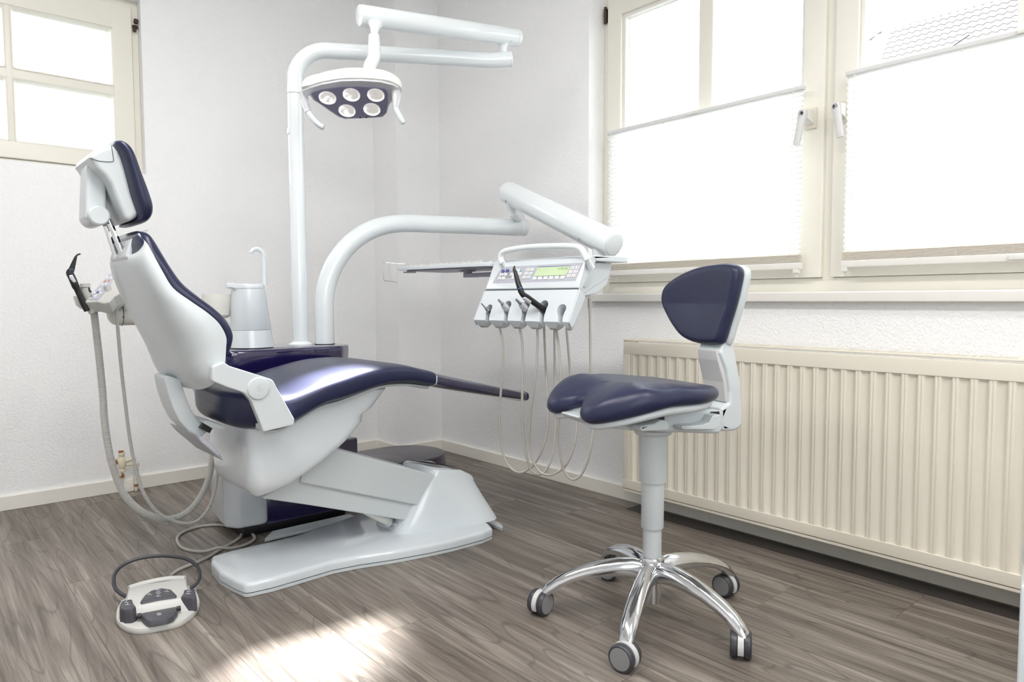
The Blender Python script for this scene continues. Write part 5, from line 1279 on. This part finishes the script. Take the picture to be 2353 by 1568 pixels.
# column
MB().lathe([(0, zc_(1275) - .03), (.0245, zc_(1275) - .03), (.0245, zc_(1212)), (0, zc_(1212))], SC, (0, 0, 1), 30).build('column_inner', SHELL, sto)
MB().lathe([(0, zc_(1215)), (.0290, zc_(1215)), (.0298, zc_(1213)), (.0298, zc_(1108)), (0, zc_(1108))], SC, (0, 0, 1), 32).build('column_middle', SHELL, sto)
MB().lathe([(0, zc_(1109)), (.0345, zc_(1109)), (.0354, zc_(1106)), (.0370, zc_(990)), (0, zc_(990))], SC, (0, 0, 1), 32).build('column_outer', SHELL, sto)
MB().lathe([(0, zc_(999)), (.046, zc_(999)), (.050, zc_(995)), (.050, zc_(988)), (0, zc_(985))], SC, (0, 0, 1), 32).build('column_head', SHELL, sto)
# hub and cylinder below
hz_ = zc_(1283)
MB().lathe([(0, .098), (.0295, .098), (.0325, .104), (.0325, hz_ - .004), (.030, hz_ + .002), (.0262, hz_ + .004), (0, hz_ + .004)], SC, (0, 0, 1), 36).build('base_hub', ALU, sto)
MB().lathe([(0, .040), (.0235, .040), (.0245, .041), (.0245, .11), (0, .11)], SC, (0, 0, 1), 30).build('gas_cylinder', CHROME, sto)
feet = []
for fx_, fy_ in ((1436, 1507), (1702, 1480), (1668, 1343), (1400, 1306), (1242, 1384)):
    q_ = onz(fx_, fy_, .0325) - SC; feet.append((math.degrees(math.atan2(q_.y, q_.x)), math.hypot(q_.x, q_.y)))

caxis = [190, -59, 177, 20, -80]     # outward direction of the cap that shows
for i, (an, rr) in enumerate(feet):
    d = V(math.cos(math.radians(an)), math.sin(math.radians(an)), 0); s_ = V(-d.y, d.x, 0)
    R = []
    for t, zz, hw, hh in ((.020, hz_ - .010, .0165, .034), (.05, hz_ - .002, .0160, .034), (.09, hz_ - .004, .0165, .030), (.14, hz_ - .013, .0170, .026), (.19, hz_ - .028, .0172, .022), (.23, hz_ - .045, .0172, .019), (.262, hz_ - .063, .0165, .018), (.282, hz_ - .080, .0155, .018), (.294, hz_ - .096, .0140, .013), (.298, hz_ - .104, .012, .008)):
        c_ = SC + d * t; ring = []
        tilt = min(1.2, max(0, (t - .05)) * 4.4); up2 = (V(0, 0, 1) * math.cos(tilt) + d * math.sin(tilt))
        for (a_, b_) in ((0, 1), (.35, .93), (.75, .55), (.97, 0), (1, -.6), (.90, -1), (.6, -1), (-.6, -1), (-.90, -1), (-1, -.6), (-.97, 0), (-.75, .55), (-.35, .93)):
            bb = b_ * .5 - .5
            ring.append(c_ + V(0, 0, zz) + s_ * (a_ * hw * 1.35) + up2 * (bb * hh * 1.5))
        R.append(ring)
    MB().rings(R).build('base_leg', ALU, sto, ang=50)
    # caster
    ca = math.radians(caxis[i]); axd = V(math.cos(ca), math.sin(ca), 0); fw2 = V(-axd.y, axd.x, 0)
    tip = SC + d * (.284)
    wc_ = SC + d * rr + V(0, 0, .0325)
    cs2 = MB().lathe([(0, 0), (.0055, 0), (.0055, .012), (0, .012)], V(tip.x, tip.y, .060), (0, 0, 1), 14).build('caster', RUB, sto)
    cs2['label'] = 'twin-wheel caster'
    for sg_ in (-1, 1):
        o_ = wc_ + axd * (sg_ * .0075)
        MB().lathe([(0, 0), (.030, 0), (.0318, .0015), (.0325, .005), (.0325, .011), (.0310, .0150), (.0278, .0170), (.0265, .0165), (0, .0160)], o_, axd * sg_, 40).build('wheel', RUB, cs2)
        MB().lathe([(0, .0155), (.0262, .0158), (.0255, .0172), (0, .0176)], o_, axd * sg_, 36).build('wheel_cap', CAPG, cs2)
    hd = MB(); A0 = []
    for k_ in range(15):
        t = math.radians(-28 + 236 * k_ / 14); r1, r2 = .0335, .0180
        p1 = wc_ + fw2 * (-math.cos(t) * r1) + V(0, 0, math.sin(t) * r1); p2 = wc_ + fw2 * (-math.cos(t) * r2) + V(0, 0, math.sin(t) * r2)
        A0.append([p1 - axd * .0068, p1 + axd * .0068, p2 + axd * .0068, p2 - axd * .0068])
    hd.rings(A0); hd.build('caster_hood', HOOD, cs2, ang=50)
# seat: saddle pad with a notch at the front
def seat_out(n=80, k_=1.0):
    L = []
    for i in range(n):
        t = 2 * math.pi * i / n; c_, s_ = math.cos(t), math.sin(t)
        u = .205 * sgp(c_, .72); v = .192 * sgp(s_, .72)
        if c_ < 0:                               # front: two lobes and a notch between
            lobes = math.exp(-((abs(v) - .105) / .055) ** 2) * .022
            notch = math.exp(-(v / .032) ** 2) * .040
            u = u - lobes + notch
        else: v *= 1 - .20 * (c_ ** 2)
        L.append((u * k_ * .975 - .055, v * k_))
    return L
zr = sq(1600, 880, -.1)[1]
ztop0 = sq(1440, 905, -.14)[1]
def s_top(u, v):
    u = u + .060
    z = .640 + .010 * math.sin(max(-1.2, min(1.6, (-u + .02) / .14)) * 1.1)
    z -= .062 * max(0, (-u - .09) / .12) ** 1.3          # front falls off
    z -= .012 * math.exp(-(v / .05) ** 2) * max(0, min(1, (-u + .02) / .17))    # valley towards the notch
    z += .006 * (abs(v) / .18) ** 2 - .018 * max(0, abs(v) - .12) / .07 * (1 if u < 0 else .5)
    z -= max(0, u - .05) * .055
    return z
def s_bot(u, v):
    u0 = u; u = u + .060
    zb = .594 - .040 * max(0, min(1.3, (-u - .02) / .17)) ** 1.3 + .016 * math.exp(-(v / .05) ** 2) * (1 if u < -.1 else 0) 
    return min(zb, s_top(u0, v) - .030)
MB().cushion(seat_out(), lambda u, v, z: ST(u, v, z), s_top, s_bot, .020, 9, 6).build('seat', NAVY, sto, ang=80)
MB().cushion(seat_out(80, .925), lambda u, v, z: ST(u, v, z), lambda u, v: s_bot(u, v) + .004, lambda u, v: s_bot(u, v) - .032 + .014 * min(1, ((u + .06) ** 2 + v * v) / .035), .012, 5, 4).build('seat_shell', SHELL, sto, ang=60)
mech = [sq(x, y, -.10) for x, y in ((1352, 966), (1420, 960), (1560, 948), (1640, 940), (1662, 945), (1662, 985), (1655, 998), (1590, 996), (1480, 995), (1400, 990), (1368, 980))]
MB().slab(fil(mech, .010), -.10, .09, .008, lambda u, v, z: ST(u, v, z), 4, taper=lambda u, z: .45 + .55 * max(0, min(1, (u + .16) / .08))).build('tilt_mechanism', SHELL, sto)
MB().slab([sq(x, y, -.1015) for x, y in ((1502, 957), (1527, 954), (1527, 975), (1502, 977))], -.1015, -.09, 0, lambda u, v, z: ST(u, v, z)).build('lever_slot', BLACK, sto, smooth=False)
MB().slab([sq(x, y, -.1015) for x, y in ((1633, 947), (1653, 946), (1654, 957), (1633, 960))], -.1015, -.09, 0, lambda u, v, z: ST(u, v, z)).build('lever_slot', BLACK, sto, smooth=False)
l1 = [sq(x, y, -.125) for x, y in ((1469, 979), (1500, 973), (1515, 965), (1528, 966), (1534, 976), (1533, 986), (1525, 988), (1471, 991), (1467, 985))]
MB().slab(fil(l1, .003), -.132, -.098, .003, lambda u, v, z: ST(u, v, z)).build('height_lever', SHELL, sto)
l2 = [sq(x, y, -.125) for x, y in ((1564, 979), (1610, 976), (1626, 970), (1634, 955), (1652, 952), (1654, 966), (1650, 980), (1640, 987), (1568, 987), (1563, 984))]
MB().slab(fil(l2, .004), -.132, -.098, .003, lambda u, v, z: ST(u, v, z)).build('back_lever', SHELL, sto)
# post of the backrest
pst = [sq(x, y, -.05) for x, y in ((1661, 800), (1668, 785), (1676, 775), (1688, 778), (1694, 820), (1702, 880), (1706, 928), (1706, 975), (1697, 986), (1685, 991), (1660, 992), (1655, 975), (1655, 940), (1676, 926), (1677, 900), (1670, 850), (1658, 812))]
MB().slab(fil(pst, .006), -.052, .052, .008, lambda u, v, z: ST(u, v, z), 4, taper=lambda u, z: .70 + .30 * max(0, min(1, (.80 - z) / .16))).build('back_post', SHELL, sto)
bf = [sq(x, y, -.05) for x, y in ((1653, 806), (1658, 806), (1664, 822), (1672, 850), (1679, 900), (1679, 926), (1672, 926), (1668, 880), (1656, 830))]
MB().slab(fil(bf, .004), -.042, .042, .002, lambda u, v, z: ST(u, v, z), 3, taper=lambda u, z: .70 + .30 * max(0, min(1, (.80 - z) / .16))).build('post_front', HOOD, sto)
# backrest pad
nb = sq(1660, 700, -.14); BC = ST(.200, 0, 0); BC.z = nb[1]
th = math.radians(8); bn_ = (-EB * math.cos(th) + V(0, 0, 1) * math.sin(th)).normalized(); bu = EF; bv = bn_.cross(bu); bv = -bv if bv.z < 0 else bv
q3 = lambda x, y: (x / 3.564 + 1200, y / 3.564 + 580)
def bk_(x, y): p = hit(*q3(x, y), BC, bn_) - BC; return (p.dot(bu), p.dot(bv))
bo3 = [bk_(x, y) for x, y in ((1172, 400), (1200, 290), (1300, 195), (1450, 122), (1620, 92), (1745, 98), (1795, 150), (1770, 300), (1730, 450), (1680, 600), (1640, 720), (1600, 752), (1450, 748), (1330, 702), (1260, 620), (1200, 500))]

bo3 = [(p.x, p.y) for p in spl([Vector(p) for p in bo3], 5, True)]
def BT(u, v, z): return BC + bu * u + bv * v + bn_ * z
mu_ = sum(p[0] for p in bo3) / len(bo3)
def bcurve(u): return .014 * ((u - mu_) / .16) ** 2          # wraps round the sitter
MB().cushion(bo3, BT, lambda u, v: .014 + bcurve(u) - .006 * (1 - min(1, abs(v) / .1)), lambda u, v: -.028 + bcurve(u), .014, 8, 6).build('backrest_pad', NAVY, sto, ang=80)
MB().cushion([(mu_ + (u - mu_) * 1.015, v * 1.01) for u, v in bo3], BT, lambda u, v: -.022 + bcurve(u), lambda u, v: -.048 + bcurve(u) * .9, .012, 5, 4).build('backrest_shell', SHELL, sto, ang=60)
